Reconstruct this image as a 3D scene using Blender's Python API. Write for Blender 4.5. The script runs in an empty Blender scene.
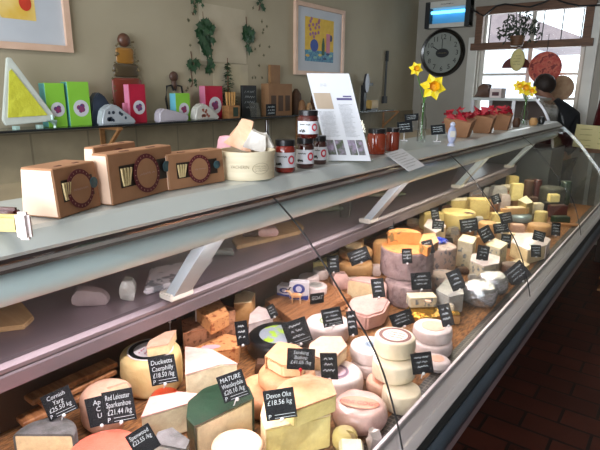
import bpy, bmesh, math, random
from mathutils import Vector, Matrix, noise
random.seed(7)
PI = math.pi
scn = bpy.context.scene
col = scn.collection
# ---------------------------------------------------------------- camera frame
F = 510.0; EYE = 1.6
def _n(v): return v.normalized()
_d = Vector((400, -132, F)); _vy = (F*F - 15*400)/132.0
_v = Vector((-15, _vy, F))
_ey = _n(_d); _ez = -_n(_v); _ex = _ey.cross(_ez)
def _ray(px, py):
    c = Vector((px-300, py-225, F)); return Vector((c.dot(_ex), c.dot(_ey), c.dot(_ez)))
def atz(px, py, z):
    r = _ray(px, py); k = (z-EYE)/r.z; return Vector((r.x*k, r.y*k, z))
def atx(px, py, x):
    r = _ray(px, py); k = x/r.x; return Vector((x, r.y*k, EYE+r.z*k))
def aty(px, py, y):
    r = _ray(px, py); k = y/r.y; return Vector((r.x*k, y, EYE+r.z*k))
def ppm(p):
    d = p.x*_ex.z + p.y*_ey.z + (p.z-EYE)*_ez.z; return F/d
SA = math.atan2(_ey.x, _ex.x)          # heading of the photograph's horizontal on the floor
def lin(c):
    c = c/255.0
    return c/12.92 if c <= .04045 else ((c+.055)/1.055)**2.4
def hx(h):
    if isinstance(h, (tuple, list)): return tuple(h)
    h = h.lstrip('#'); return tuple(lin(int(h[i:i+2], 16)) for i in (0, 2, 4)) + (1,)
# ---------------------------------------------------------------- materials
MC = {}
def mat(name, c1, c2=None, scale=8, rough=.55, metal=0, bump=0, bscale=None, coat=0, spots=None, sthr=.62, sscale=25, emit=0, stretch=None, spec=.5):
    if name in MC: return MC[name]
    m = bpy.data.materials.new(name); m.use_nodes = True; nt = m.node_tree; N = nt.nodes; L = nt.links
    b = N['Principled BSDF']; b.inputs['Roughness'].default_value = rough; b.inputs['Metallic'].default_value = metal
    b.inputs['Specular IOR Level'].default_value = spec
    if coat: b.inputs['Coat Weight'].default_value = coat; b.inputs['Coat Roughness'].default_value = .12
    tc = N.new('ShaderNodeTexCoord'); mp = N.new('ShaderNodeMapping'); L.new(tc.outputs['Object'], mp.inputs[0])
    if stretch: mp.inputs['Scale'].default_value = stretch
    c1 = hx(c1); c2 = hx(c2) if c2 else tuple(v*.86 for v in c1[:3])+(1,)
    nz = N.new('ShaderNodeTexNoise'); nz.inputs['Scale'].default_value = scale; nz.inputs['Detail'].default_value = 4
    L.new(mp.outputs[0], nz.inputs[0])
    r = N.new('ShaderNodeValToRGB'); r.color_ramp.elements[0].position = .35; r.color_ramp.elements[1].position = .65
    r.color_ramp.elements[0].color = c1; r.color_ramp.elements[1].color = c2
    L.new(nz.outputs[0], r.inputs[0]); out = r.outputs[0]
    if spots:
        n2 = N.new('ShaderNodeTexNoise'); n2.inputs['Scale'].default_value = sscale; n2.inputs['Detail'].default_value = 3
        L.new(mp.outputs[0], n2.inputs[0])
        r2 = N.new('ShaderNodeValToRGB'); r2.color_ramp.elements[0].position = sthr-.03; r2.color_ramp.elements[1].position = sthr+.03
        r2.color_ramp.elements[0].color = (0,0,0,1); r2.color_ramp.elements[1].color = (1,1,1,1)
        L.new(n2.outputs[0], r2.inputs[0])
        mx = N.new('ShaderNodeMix'); mx.data_type = 'RGBA'; L.new(r2.outputs[0], mx.inputs['Factor'])
        L.new(out, mx.inputs['A']); mx.inputs['B'].default_value = hx(spots); out = mx.outputs['Result']
    L.new(out, b.inputs['Base Color'])
    if emit: L.new(out, b.inputs['Emission Color']); b.inputs['Emission Strength'].default_value = emit
    if bump:
        nb = N.new('ShaderNodeTexNoise'); nb.inputs['Scale'].default_value = bscale or scale*3; nb.inputs['Detail'].default_value = 5
        L.new(mp.outputs[0], nb.inputs[0]); bp = N.new('ShaderNodeBump'); bp.inputs['Strength'].default_value = bump; bp.inputs['Distance'].default_value = .01
        L.new(nb.outputs[0], bp.inputs['Height']); L.new(bp.outputs[0], b.inputs['Normal'])
    MC[name] = m; return m
def tilemat(name, c1, c2, mortar, w, h, rough=.5, msize=.006, offset=.5, bump=.3, axes='xy', spec=.5):
    m = bpy.data.materials.new(name); m.use_nodes = True; nt = m.node_tree; N = nt.nodes; L = nt.links
    b = N['Principled BSDF']; b.inputs['Roughness'].default_value = rough; b.inputs['Specular IOR Level'].default_value = spec
    tc = N.new('ShaderNodeTexCoord'); mp = N.new('ShaderNodeMapping'); L.new(tc.outputs['Object'], mp.inputs[0])
    src = mp.outputs[0]
    if axes != 'xy':
        s = N.new('ShaderNodeSeparateXYZ'); c = N.new('ShaderNodeCombineXYZ'); L.new(src, s.inputs[0])
        L.new(s.outputs['XYZ'.index(axes[0].upper())], c.inputs[0]); L.new(s.outputs['XYZ'.index(axes[1].upper())], c.inputs[1]); src = c.outputs[0]
    br = N.new('ShaderNodeTexBrick'); L.new(src, br.inputs[0]); br.inputs['Scale'].default_value = 1
    br.inputs['Brick Width'].default_value = w; br.inputs['Row Height'].default_value = h; br.inputs['Mortar Size'].default_value = msize
    br.offset = offset; br.inputs['Color1'].default_value = hx(c1); br.inputs['Color2'].default_value = hx(c2); br.inputs['Mortar'].default_value = hx(mortar)
    nz = N.new('ShaderNodeTexNoise'); nz.inputs['Scale'].default_value = 6; nz.inputs['Detail'].default_value = 6; L.new(src, nz.inputs[0])
    hs = N.new('ShaderNodeMix'); hs.data_type = 'RGBA'; hs.blend_type = 'MULTIPLY'; hs.inputs['Factor'].default_value = .5
    rr = N.new('ShaderNodeValToRGB'); rr.color_ramp.elements[0].color = (.45,.45,.45,1); rr.color_ramp.elements[0].position = .3; rr.color_ramp.elements[1].position = .7
    L.new(nz.outputs[0], rr.inputs[0]); L.new(br.outputs[0], hs.inputs['A']); L.new(rr.outputs[0], hs.inputs['B']); L.new(hs.outputs['Result'], b.inputs['Base Color'])
    bp = N.new('ShaderNodeBump'); bp.inputs['Strength'].default_value = bump; bp.inputs['Distance'].default_value = .004; bp.invert = True
    L.new(br.outputs['Fac'], bp.inputs['Height']); L.new(bp.outputs[0], b.inputs['Normal'])
    MC[name] = m; return m
def glassmat(name, tint=(1,1,1,1), ior=1.45, boost=1.0, rough=0.0, haze=0.0, hcol=(.8,.85,.9,1)):
    m = bpy.data.materials.new(name); m.use_nodes = True; nt = m.node_tree; N = nt.nodes; L = nt.links; N.clear()
    o = N.new('ShaderNodeOutputMaterial'); t = N.new('ShaderNodeBsdfTransparent'); t.inputs[0].default_value = tint
    g = N.new('ShaderNodeBsdfGlossy'); g.inputs['Roughness'].default_value = rough; f = N.new('ShaderNodeFresnel'); f.inputs[0].default_value = ior
    mm = N.new('ShaderNodeMath'); mm.operation = 'MULTIPLY'; mm.inputs[1].default_value = boost; mm.use_clamp = True; L.new(f.outputs[0], mm.inputs[0])
    mx = N.new('ShaderNodeMixShader'); L.new(mm.outputs[0], mx.inputs[0]); L.new(t.outputs[0], mx.inputs[1]); L.new(g.outputs[0], mx.inputs[2]); out = mx.outputs[0]
    if haze:
        d = N.new('ShaderNodeBsdfDiffuse'); d.inputs[0].default_value = hcol; m2 = N.new('ShaderNodeMixShader'); m2.inputs[0].default_value = haze
        L.new(out, m2.inputs[1]); L.new(d.outputs[0], m2.inputs[2]); out = m2.outputs[0]
    L.new(out, o.inputs[0]); MC[name] = m; return m
# ---------------------------------------------------------------- mesh builder
class MB:
    def __init__(s): s.bm = bmesh.new()
    def face(s, vs, mi=0):
        try: f = s.bm.faces.new(vs); f.material_index = mi; return f
        except ValueError: return None
    def poly(s, pts, mi=0): return s.face([s.bm.verts.new(p) for p in pts], mi)
    def hexa(s, p, mi=0):
        v = [s.bm.verts.new(q) for q in p]
        for f in ((0,3,2,1),(4,5,6,7),(0,1,5,4),(1,2,6,5),(2,3,7,6),(3,0,4,7)): s.face([v[i] for i in f], mi)
    def box(s, c, d, rz=0, mi=0, ry=0, rx=0):
        R = Matrix.Rotation(rz,3,'Z') @ Matrix.Rotation(ry,3,'Y') @ Matrix.Rotation(rx,3,'X'); c = Vector(c)
        q = [(-1,-1,-1),(1,-1,-1),(1,1,-1),(-1,1,-1),(-1,-1,1),(1,-1,1),(1,1,1),(-1,1,1)]
        s.hexa([c + R @ Vector((a*d[0]/2, b*d[1]/2, e*d[2]/2)) for a,b,e in q], mi); return s
    def prism(s, P, z0, z1, mi=0):
        a = [s.bm.verts.new((p[0],p[1],z0)) for p in P]; b = [s.bm.verts.new((p[0],p[1],z1)) for p in P]; n = len(P)
        s.face(a[::-1], mi); s.face(b, mi)
        for i in range(n): s.face([a[i],a[(i+1)%n],b[(i+1)%n],b[i]], mi)
        return s
    def extr(s, P, axis, a0, a1, mi=0):   # P = list of (u,v); axis 'y': u=x v=z ; axis 'x': u=y v=z
        f = (lambda p,a:(p[0],a,p[1])) if axis == 'y' else (lambda p,a:(a,p[0],p[1]))
        a = [s.bm.verts.new(f(p,a0)) for p in P]; b = [s.bm.verts.new(f(p,a1)) for p in P]; n = len(P)
        s.face(a[::-1], mi); s.face(b, mi)
        for i in range(n): s.face([a[i],a[(i+1)%n],b[(i+1)%n],b[i]], mi)
        return s
    def tube(s, pts, r, seg=8, mi=0):
        pts = [Vector(p) for p in pts]; rs = r if isinstance(r,(list,tuple)) else [r]*len(pts); rings = []
        for i,p in enumerate(pts):
            d = (pts[min(i+1,len(pts)-1)]-pts[max(i-1,0)]).normalized()
            u = d.cross(Vector((0,0,1)));
            if u.length < .05: u = d.cross(Vector((1,0,0)))
            u.normalize(); w = d.cross(u)
            rings.append([s.bm.verts.new(p + (u*math.cos(2*PI*k/seg)+w*math.sin(2*PI*k/seg))*rs[i]) for k in range(seg)])
        for a,b in zip(rings, rings[1:]):
            for k in range(seg): s.face([a[k],a[(k+1)%seg],b[(k+1)%seg],b[k]], mi)
        s.face(rings[0][::-1], mi); s.face(rings[-1], mi); return s
    def sweep(s, P, a0, a1, c=(0,0,0), seg=32, mi=0):     # closed cross-section polygon (r,z) swept about z
        full = abs((a1-a0)-2*PI) < 1e-4; n = seg if full else seg+1; rings = []
        for i in range(n):
            a = a0+(a1-a0)*i/seg
            rings.append([s.bm.verts.new((c[0]+r*math.cos(a), c[1]+r*math.sin(a), c[2]+z)) for r,z in P])
        m = len(P)
        for i in range(seg if full else seg):
            A = rings[i]; B = rings[(i+1)%n]
            for k in range(m):
                s.face([A[k],B[k],B[(k+1)%m],A[(k+1)%m]], mi)
        if not full: s.face(rings[0], mi); s.face(rings[-1][::-1], mi)
        bmesh.ops.remove_doubles(s.bm, verts=s.bm.verts[:], dist=1e-6); return s
    def ell(s, c, r, seg=16, rings=10, mi=0):
        c = Vector(c); r = r if isinstance(r,(tuple,list)) else (r,r,r)
        P = [(math.sin(PI*i/rings), -math.cos(PI*i/rings)) for i in range(rings+1)]
        R = [[s.bm.verts.new(c+Vector((a*math.cos(2*PI*k/seg)*r[0], a*math.sin(2*PI*k/seg)*r[1], b*r[2]))) for k in range(seg)] for a,b in P[1:-1]]
        t = s.bm.verts.new(c+Vector((0,0,r[2]))); b = s.bm.verts.new(c-Vector((0,0,r[2])))
        for k in range(seg):
            s.face([b,R[0][(k+1)%seg],R[0][k]], mi); s.face([t,R[-1][k],R[-1][(k+1)%seg]], mi)
            for A,B in zip(R,R[1:]): s.face([A[k],A[(k+1)%seg],B[(k+1)%seg],B[k]], mi)
        return s
    def mapv(s, fn):
        for v in s.bm.verts: v.co = fn(v.co)
        return s
    def rough(s, amp, sc=20, seed=0):
        o = Vector((seed*3.1, seed*1.7, 0))
        for v in s.bm.verts: v.co += noise.noise_vector(v.co*sc+o)*amp
        return s
    def sub(s, cuts=1):
        bmesh.ops.subdivide_edges(s.bm, edges=s.bm.edges[:], cuts=cuts, use_grid_fill=True); return s
    def bevel(s, w, seg=2):
        bmesh.ops.bevel(s.bm, geom=s.bm.edges[:], offset=w, segments=seg, affect='EDGES', clamp_overlap=True); return s
    def build(s, name, m, parent=None, loc=None, smooth=False, kind=None, rz=0):
        bmesh.ops.recalc_face_normals(s.bm, faces=s.bm.faces[:])
        me = bpy.data.meshes.new(name); s.bm.to_mesh(me); s.bm.free()
        for k in (m if isinstance(m,(list,tuple)) else [m]): me.materials.append(k)
        if smooth:
            me.shade_smooth()
            try: me.set_sharp_from_angle(angle=math.radians(42))
            except Exception: pass
        o = bpy.data.objects.new(name, me); col.objects.link(o)
        if parent is not None: o.parent = parent
        if loc is not None: o.location = loc
        o.rotation_euler.z = rz
        if kind: o['kind'] = kind
        return o
def tag(o, label, cat, group=None, kind=None):
    o['label'] = label; o['category'] = cat
    if group: o['group'] = group
    if kind: o['kind'] = kind
    return o
def thing(name, loc, rz, label, cat, group=None):
    o = bpy.data.objects.new(name, None); col.objects.link(o); o.location = loc; o.rotation_euler = (0,0,rz); o.empty_display_size = .05
    return tag(o, label, cat, group)
def rprof(r, h, rr, n=4, bulge=0):
    P = [(0,0)]
    P += [(r-rr+rr*math.sin(PI/2*i/n), rr-rr*math.cos(PI/2*i/n)) for i in range(n+1)]
    if bulge: P += [(r+bulge*.4, rr+.15*(h-2*rr)),(r+bulge, h*.5),(r+bulge*.4, h-rr-.15*(h-2*rr))]
    P += [(r-rr+rr*math.cos(PI/2*i/n), h-rr+rr*math.sin(PI/2*i/n)) for i in range(n+1)]
    return P+[(0,h)]
_tc = {}
def text2d(t, size, shear=.15):
    k = (t,)
    if k not in _tc:
        c = bpy.data.curves.new('t','FONT'); c.body = t; c.size = 1; c.align_x = 'CENTER'; c.align_y = 'CENTER'; c.resolution_u = 2
        o = bpy.data.objects.new('t', c); me = bpy.data.meshes.new_from_object(o)
        _tc[k] = ([v.co.copy() for v in me.vertices], [list(p.vertices) for p in me.polygons])
        bpy.data.objects.remove(o); bpy.data.curves.remove(c); bpy.data.meshes.remove(me)
    V,Fc = _tc[k]; return [((v.x+shear*v.y)*size, v.y*size) for v in V], Fc
def add_text(mb, t, size, fn, u0=0, v0=0, bold=0, maxw=None, shear=.15):
    V,Fc = text2d(t, size, shear)
    w = max(v[0] for v in V)-min(v[0] for v in V); k = min(1, maxw/w) if maxw else 1
    vs = [mb.bm.verts.new(fn(u0+v[0]*k, v0+v[1])) for v in V]
    for f in Fc: mb.face([vs[i] for i in f])
def scribble(mb, fn, u0, u1, v, amp, th, rnd):
    n = max(6, int((u1-u0)/(amp*.55))); P = []
    for i in range(n+1):
        P.append((u0+(u1-u0)*i/n + rnd.uniform(-.2,.2)*amp, v+amp*(.5 if i%2 else -.5)*rnd.uniform(.4,1)))
    for (a,b),(c,d) in zip(P,P[1:]):
        if rnd.random() < .12: continue
        L = math.hypot(c-a,d-b) or 1; nx,ny = -(d-b)/L*th/2, (c-a)/L*th/2
        vs = [mb.bm.verts.new(fn(x,y)) for x,y in ((a+nx,b+ny),(a-nx,b-ny),(c-nx,d-ny),(c+nx,d+ny))]; mb.face(vs)
# ================================================================ MATERIALS
M_wall = mat('wall_paint', '#a89e88', '#a09680', 2, .75, bump=.05)
M_wallf = mat('far_wall_paint', '#9f9a90', '#959086', 2, .75)
M_tile = tilemat('lower_wall_tile', '#a09378', '#978a70', '#857a63', .34, .34, .6, .006, 0, .15, 'yz')
M_floor = tilemat('quarry_tile_floor', '#5c2c20', '#4a231a', '#2a1a15', .30, .15, .45, .008, .5, .6)
M_ceil = mat('ceiling_paint', '#c9c6bd', None, 2, .8)
M_white = mat('white_gloss_paint', '#cfcdc6', None, 4, .4)
M_wood = mat('oak_wood', '#a9794c', '#8a5f38', 6, .55, stretch=(1,8,8), bump=.1)
M_dwood = mat('dark_brown_wood', '#6b4a33', '#553825', 6, .6, stretch=(1,1,8), bump=.1)
M_lwood = mat('pale_frame_wood', '#d9b9a4', '#cba892', 8, .5)
M_ledge = mat('pale_grey_enamel', '#b3b9b9', '#abb1b1', 2, .3, coat=.3)
M_canopy = mat('pale_blue_enamel', '#cfe4ea', '#c8dfe5', 2, .3, coat=.4)
M_alu = mat('brushed_aluminium', '#b4b2b6', '#a5a3a8', 10, .38, metal=.7, stretch=(1,.05,1))
M_mauve = mat('mauve_steel', '#9d9099', '#8f828b', 3, .3, metal=.55)
M_dark = mat('dark_rubber', '#17191c', None, 5, .5)
M_navy = mat('dark_blue_bumper', '#38424d', '#313a44', 5, .35)
M_brownm = mat('brown_inner_panel', '#5e4538', '#4c372d', 3, .5)
M_glass = glassmat('front_glass', (.985,.99,.985,1), 1.45, .22)
M_cglass = glassmat('clear_glass', (.95,.97,.96,1), 1.45, .5)
M_gshelf = glassmat('shelf_glass', (.45,.58,.52,1), 1.5, 1.5, .05, .15, (.1,.16,.14,1))
M_card = mat('black_slate_card', '#0e1116', '#14181e', 20, .6, spec=.25)
M_chalk = mat('white_chalk_ink', '#bcc6cc', None, 20, .8)
M_pin = mat('clear_pin', '#d8d8dc', None, 20, .2)
M_redpin = mat('red_pin', '#d6202a', None, 20, .3)
M_kraft = mat('kraft_card', '#a27555', '#94694a', 12, .75, bump=.05)
M_kraftlit = mat('kraft_card_lit', '#e8c6ae', '#dcb8a0', 12, .75)  # lighter copy of the kraft colour, daylight on box ends painted in
M_maroon = mat('maroon_print', '#5a1620', None, 20, .6)
M_ink = mat('black_ink', '#151515', None, 20, .6)
M_straw = mat('straw_mat', '#a87442', '#5c3c22', 26, .8, bump=.8, bscale=60, stretch=(7,1.3,1))
M_rattan = mat('wooden_tray', '#a8744a', '#7d4f2e', 8, .6, stretch=(10,1,4), bump=.3)
M_paper = mat('white_paper', '#c8cad2', '#c0c2ca', 4, .7)
M_cream = mat('cream_card', '#d8cf9a', '#cfc690', 6, .7)
M_red = mat('red_tissue', '#b0122e', '#8d0c22', 10, .6, bump=.4)
M_green = mat('lime_card', '#86c440', '#7bb838', 6, .45)
M_ivy = mat('ivy_leaf', '#2f5233', '#223f27', 30, .5)
M_stem = mat('plant_stem', '#4c7a32', '#3f6a2a', 20, .5)
M_yel = mat('daffodil_petal', '#f4de1e', '#e8cc10', 20, .5)
M_oran = mat('daffodil_trumpet', '#f0b010', None, 20, .5)
def foil(name, c, **k):
    return mat(name, c, None, 20, .22, metal=.85, bump=1.0, bscale=35, **k)
M_foil = foil('silver_foil', '#c8cacf'); M_gold = foil('gold_foil', '#c99a3a')
# cheeses
CH = dict(
 cream=mat('cream_cheese_paste','#f0ddb4','#e8d2a6',14,.5,bump=.35,bscale=30),
 pale=mat('pale_cheese_paste','#ece4c6','#e2d9b8',14,.5,bump=.35,bscale=30),
 yellow=mat('yellow_cheese_paste','#f6e9a4','#efdf94',14,.45,bump=.1),
 butter=mat('butter_yellow_paste','#d6c480','#c2ae6a',10,.5,bump=.35,spots='#b9a568',sthr=.6,sscale=14),
 tanr=mat('tan_washed_rind','#dba67c','#cc9168',16,.6,bump=.3),
 pinkr=mat('pinkish_rind','#e8c0aa','#dcae98',16,.55,bump=.25),
 whiter=mat('white_bloomy_rind','#e6dada','#d3c5c6',18,.6,bump=.5,bscale=30,coat=.25),
 pinkw=mat('wrapped_pink_rind','#e8c2bb','#dbb0aa',12,.4,bump=.5,bscale=18,coat=.9),
 wrap=mat('film_wrapped_rind','#e0d3cf','#cdbcb8',10,.35,bump=.6,bscale=22,coat=1),
 yarg=mat('nettle_rind','#4b4d4c','#76767a',22,.6,bump=.4,bscale=50),
 greenw=mat('green_wax','#24402f','#1c3326',8,.3,bump=.3,coat=.6),
 blackw=mat('black_wax','#15181b','#1f2326',8,.28,bump=.1,coat=.5),
 redl=mat('salmon_cheese','#d9705c','#cf6452',10,.45,bump=.3,bscale=14,coat=.8),
 redw=mat('red_wax','#cf3c1c','#b82f14',8,.3,coat=.8,bump=.2),
 speck=mat('speckled_brown_rind','#b98768','#a87658',18,.7,bump=.6,bscale=60,spots='#7a5138',sthr=.6,sscale=60),
 speck2=mat('speckled_orange_paste','#d9a06c','#cd9260',18,.6,bump=.3,spots='#a05c38',sthr=.6,sscale=55),
 orange=mat('orange_blue_cheese','#d99252','#cc8444',14,.5,bump=.3,spots='#6e5f3a',sthr=.58,sscale=36),
 stilt=mat('stilton_rind','#a28d8d','#8a7678',22,.75,bump=.8,bscale=50,spots='#756264',sthr=.58,sscale=26),
 stiltp=mat('mauve_blue_paste','#bba59c','#a89288',18,.6,bump=.4,spots='#6d7078',sthr=.6,sscale=45),
 blue=mat('blue_veined_paste','#cfc6b0','#c2b89e',14,.55,bump=.3,spots='#6c7884',sthr=.6,sscale=45),
 grey=mat('grey_film_cheese','#b4b5b2','#a2a4a2',14,.4,bump=.4,coat=.6),
 tan2=mat('tan_cheese','#c99f6b','#b98c58',14,.6,bump=.3),
 olive=mat('olive_rind','#45463a','#33352c',10,.6,bump=.3),
 dkred=mat('dark_red_wax','#58201a','#471812',10,.35,coat=.4),
 brown=mat('brown_rind','#5b3d2a','#4a3021',14,.5,bump=.3),
 bluf=mat('pale_blue_foil','#a9c0cc','#93adb9',14,.3,metal=.4,bump=.6),
)
for _k,_m in CH.items():       # natural mottling of rinds and pastes
    N=_m.node_tree.nodes; L=_m.node_tree.links; bs=N['Principled BSDF']; src=bs.inputs['Base Color'].links[0].from_socket
    tc=[n for n in N if n.type=='TEX_COORD'][0]; nz=N.new('ShaderNodeTexNoise'); nz.inputs['Scale'].default_value=38; nz.inputs['Detail'].default_value=8; nz.inputs['Roughness'].default_value=.7
    L.new(tc.outputs['Object'],nz.inputs[0]); rr=N.new('ShaderNodeValToRGB'); rr.color_ramp.elements[0].position=.38; rr.color_ramp.elements[1].position=.6
    rr.color_ramp.elements[0].color=(.70,.64,.58,1); rr.color_ramp.elements[1].color=(1,1,1,1); L.new(nz.outputs[0],rr.inputs[0])
    mx=N.new('ShaderNodeMix'); mx.data_type='RGBA'; mx.blend_type='MULTIPLY'; mx.inputs['Factor'].default_value=.5; L.new(src,mx.inputs['A']); L.new(rr.outputs[0],mx.inputs['B']); L.new(mx.outputs['Result'],bs.inputs['Base Color'])
# ================================================================ ROOM
XW, YF, XR, YB, ZC = -2.9, 6.2, 2.2, -1.9, 2.8
def struct(name, mb, m, **k): return mb.build(name, m, kind='structure', **k)
struct('floor', MB().box(((XW+XR)/2,(YF+YB)/2,-.05),(XR-XW+.4,YF-YB+.4,.1)), M_floor)
struct('ceiling', MB().box(((XW+XR)/2,(YF+YB)/2,ZC+.05),(XR-XW+.4,YF-YB+.4,.1)), M_ceil)
struct('wall_left', MB().box((XW-.1,(YF+YB)/2,ZC/2),(.2,YF-YB,ZC)), M_wall)
struct('wall_right', MB().box((XR+.1,(YF+YB)/2,ZC/2),(.2,YF-YB,ZC)), M_wallf)
# tiled lower wall under the shelf
struct('trim_1', MB().box((XW+.006,(YF+YB)/2,.68),(.012,YF-YB,1.36)), M_tile)
# back wall with the shop window behind the viewer
bx0,bx1,bz0,bz1 = -2.4,.9,.8,2.6
b = MB(); b.box(((XW+bx0)/2,YB-.1,ZC/2),(bx0-XW,.2,ZC)); b.box(((XR+bx1)/2,YB-.1,ZC/2),(XR-bx1,.2,ZC))
b.box(((bx0+bx1)/2,YB-.1,bz0/2),(bx1-bx0,.2,bz0)); b.box(((bx0+bx1)/2,YB-.1,(bz1+ZC)/2),(bx1-bx0,.2,ZC-bz1)); struct('wall_back', b, M_wallf)
b = MB()
for i in range(4): b.box((bx0+(bx1-bx0)*i/3,YB-.05,(bz0+bz1)/2),(.06,.08,bz1-bz0))
for z in (bz0,bz1): b.box(((bx0+bx1)/2,YB-.05,z),(bx1-bx0,.08,.06))
struct('window_2', b, M_white)
# far wall with the window
pTL = aty(483,10,YF); pTR = aty(590,2,YF)
wx0, wx1 = aty(480,42,YF).x, aty(585,45,YF).x
zTop = aty(535,6,YF).z+.02; zBar = aty(531,45,YF).z; zSill = 1.25
b = MB(); b.box(((XW+wx0)/2,YF+.1,ZC/2),(wx0-XW,.2,ZC)); b.box(((XR+wx1)/2,YF+.1,ZC/2),(XR-wx1,.2,ZC))
b.box(((wx0+wx1)/2,YF+.1,zSill/2),(wx1-wx0,.2,zSill)); b.box(((wx0+wx1)/2,YF+.1,(zTop+ZC)/2),(wx1-wx0,.2,ZC-zTop)); struct('wall_far', b, M_wallf)
win = bpy.data.objects.new('window_1', None); col.objects.link(win); win['kind'] = 'structure'; win.location = ((wx0+wx1)/2, YF, zSill)
W2 = (wx1-wx0)/2; Ht = zTop-zSill; Hb = zBar-zSill
b = MB(); t = .045
for x in (-W2+t/2, 0, W2-t/2): b.box((x,.1,Ht/2),(t,.05,Ht))
for z in (t/2, Hb*.33, Hb*.64, Hb, Ht-t/2): b.box((0,.1,z),(W2*2,.045,t*.6))
b.build('sash_frame', M_white, win)
MB().box((0,.11,Ht/2),(W2*2-.01,.006,Ht)).build('pane', M_cglass, win)
b = MB(); b.box((0,-.02,Ht-.03),(W2*2+.12,.08,.09)); b.box((0,-.03,Hb),(W2*2+.16,.1,.075))
for s in (-1,1): b.box((s*(W2+.01),-.02,(Ht+Hb)/2),(.08,.06,Ht-Hb))
b.build('brown_pelmet', M_dwood, win)
b = MB()
for i in range(6): x = -W2+.06+(2*W2-.12)*i/5*.98+.02; b.tube([(x,.06,Hb+.03),(x,.06,Ht-.05)],.006,6)
b.build('security_bars', M_dark, win)
MB().box((0,-.03,-.01),(W2*2+.2,.14,.03)).build('window_sill', M_white, win)
b = MB()
for s in (-1,1): b.box((s*(W2+.07),-.01,Ht/2-.1),(.1,.05,Ht+.1 if s>0 else Hb))
b.build('casing', M_white, win)
b = MB(); b.box((wx1+.36,YF-.02,1.35),(.10,.05,2.7)); b.box((wx1+.22,YF-.015,1.35),(.04,.04,2.7)); struct('door_1', b, M_white)
# building seen through the window
h = thing('neighbour_building', (-5.1,13,0),0,'pale building with sloping brown-grey roof outside the window','building')
MB().box((0,0,1.25),(4.2,3.6,2.5)).build('outer_wall', mat('white_render_outside','#d9dee6','#ccd2dc',3,.8), h)
b = MB(); b.extr([(-2.6,2.5),(3.4,2.5),(.4,3.75)],'y',-1.9,1.9); b.build('roof', mat('slate_roof','#8f7f80','#7d6f72',5,.7), h)
# ================================================================ DISPLAY COUNTER
Y0, Y1 = -.22, 4.70
SEAM = [1.015, 2.244, 3.472]
C = thing('display_counter', (-.9,2.2,0),0,'long refrigerated cheese counter with curved front glass and pale grey ledge','counter')
off = Vector((.9,-2.2,0))
def cpart(mb, name, m, **k): return mb.mapv(lambda v: v+off).build(name, m, C, **k)
b = MB().extr([(-.858,1.335),(-.862,1.328),(-1.155,1.328),(-1.155,1.365),(-.905,1.365),(-.893,1.36)],'y',Y0,Y1); cpart(b,'top_ledge',M_ledge)
b = MB().extr([(-.872,1.327),(-.872,1.300),(-1.15,1.300),(-1.15,1.327)],'y',Y0,Y1); cpart(b,'hinge_channel',mat('hinge_reflection_brown','#54494a','#3d3635',6,.4,metal=.3,stretch=(1,3,20)))  # dark brown paints in the slot's shade and its reddish reflections
b = MB().extr([(-.868,1.310),(-.862,1.310),(-.862,1.317),(-.868,1.317)],'y',Y0,Y1); cpart(b,'hinge_strip',M_alu)
P = [(-.93+.052*math.cos(a), 1.262+.036*math.sin(a)) for a in [math.radians(t) for t in range(85,-130,-15)]]
b = MB().extr(P+[(-1.0,1.25),(-1.02,1.298)],'y',Y0+.02,Y1-.02); cpart(b,'light_canopy',M_canopy,smooth=True)
b = MB().extr([(-.968,1.234),(-.945,1.234),(-.945,1.226),(-.968,1.226)],'y',Y0+.05,Y1-.05); cpart(b,'lamp_tube',mat('lamp_tube_glow','#ffe8e2','#ffe8e2',2,emit=3))
GP = [(-.855,1.324),(-.824,1.302),(-.767,1.255),(-.697,1.183),(-.64,1.115),(-.585,1.05),(-.534,.984),(-.494,.903),(-.46,.805),(-.443,.742)]
def smoothp(P, n=4):
    out = []
    for i in range(len(P)-1):
        p0=P[max(i-1,0)];p1=P[i];p2=P[i+1];p3=P[min(i+2,len(P)-1)]
        for k in range(n):
            t=k/n; out.append(tuple(.5*((2*p1[j])+(-p0[j]+p2[j])*t+(2*p0[j]-5*p1[j]+4*p2[j]-p3[j])*t*t+(-p0[j]+3*p1[j]-3*p2[j]+p3[j])*t**3) for j in (0,1)))
    return out+[P[-1]]
GS = smoothp(GP)
ys = [Y0]+SEAM+[Y1]
def thick(P,t): 
    o = []
    for i,p in enumerate(P):
        a = P[max(i-1,0)]; c = P[min(i+1,len(P)-1)]; dx,dz = c[0]-a[0],c[1]-a[1]; L = math.hypot(dx,dz); o.append((p[0]-(-dz)/L*-t*-1 if False else p[0]+dz/L*t, p[1]-dx/L*t))
    return o
for a,c in zip(ys,ys[1:]):
    inner = thick(GS,.006); b = MB().extr(GS+inner[::-1],'y',a+.004,c-.004); cpart(b,'glass_panel',M_glass,smooth=True)
for y in SEAM:
    outer = thick(GS,-.0005); inner = thick(GS,.0035); b = MB().extr(outer+inner[::-1],'y',y-.0013,y+.0013); cpart(b,'gasket',M_dark)
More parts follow.
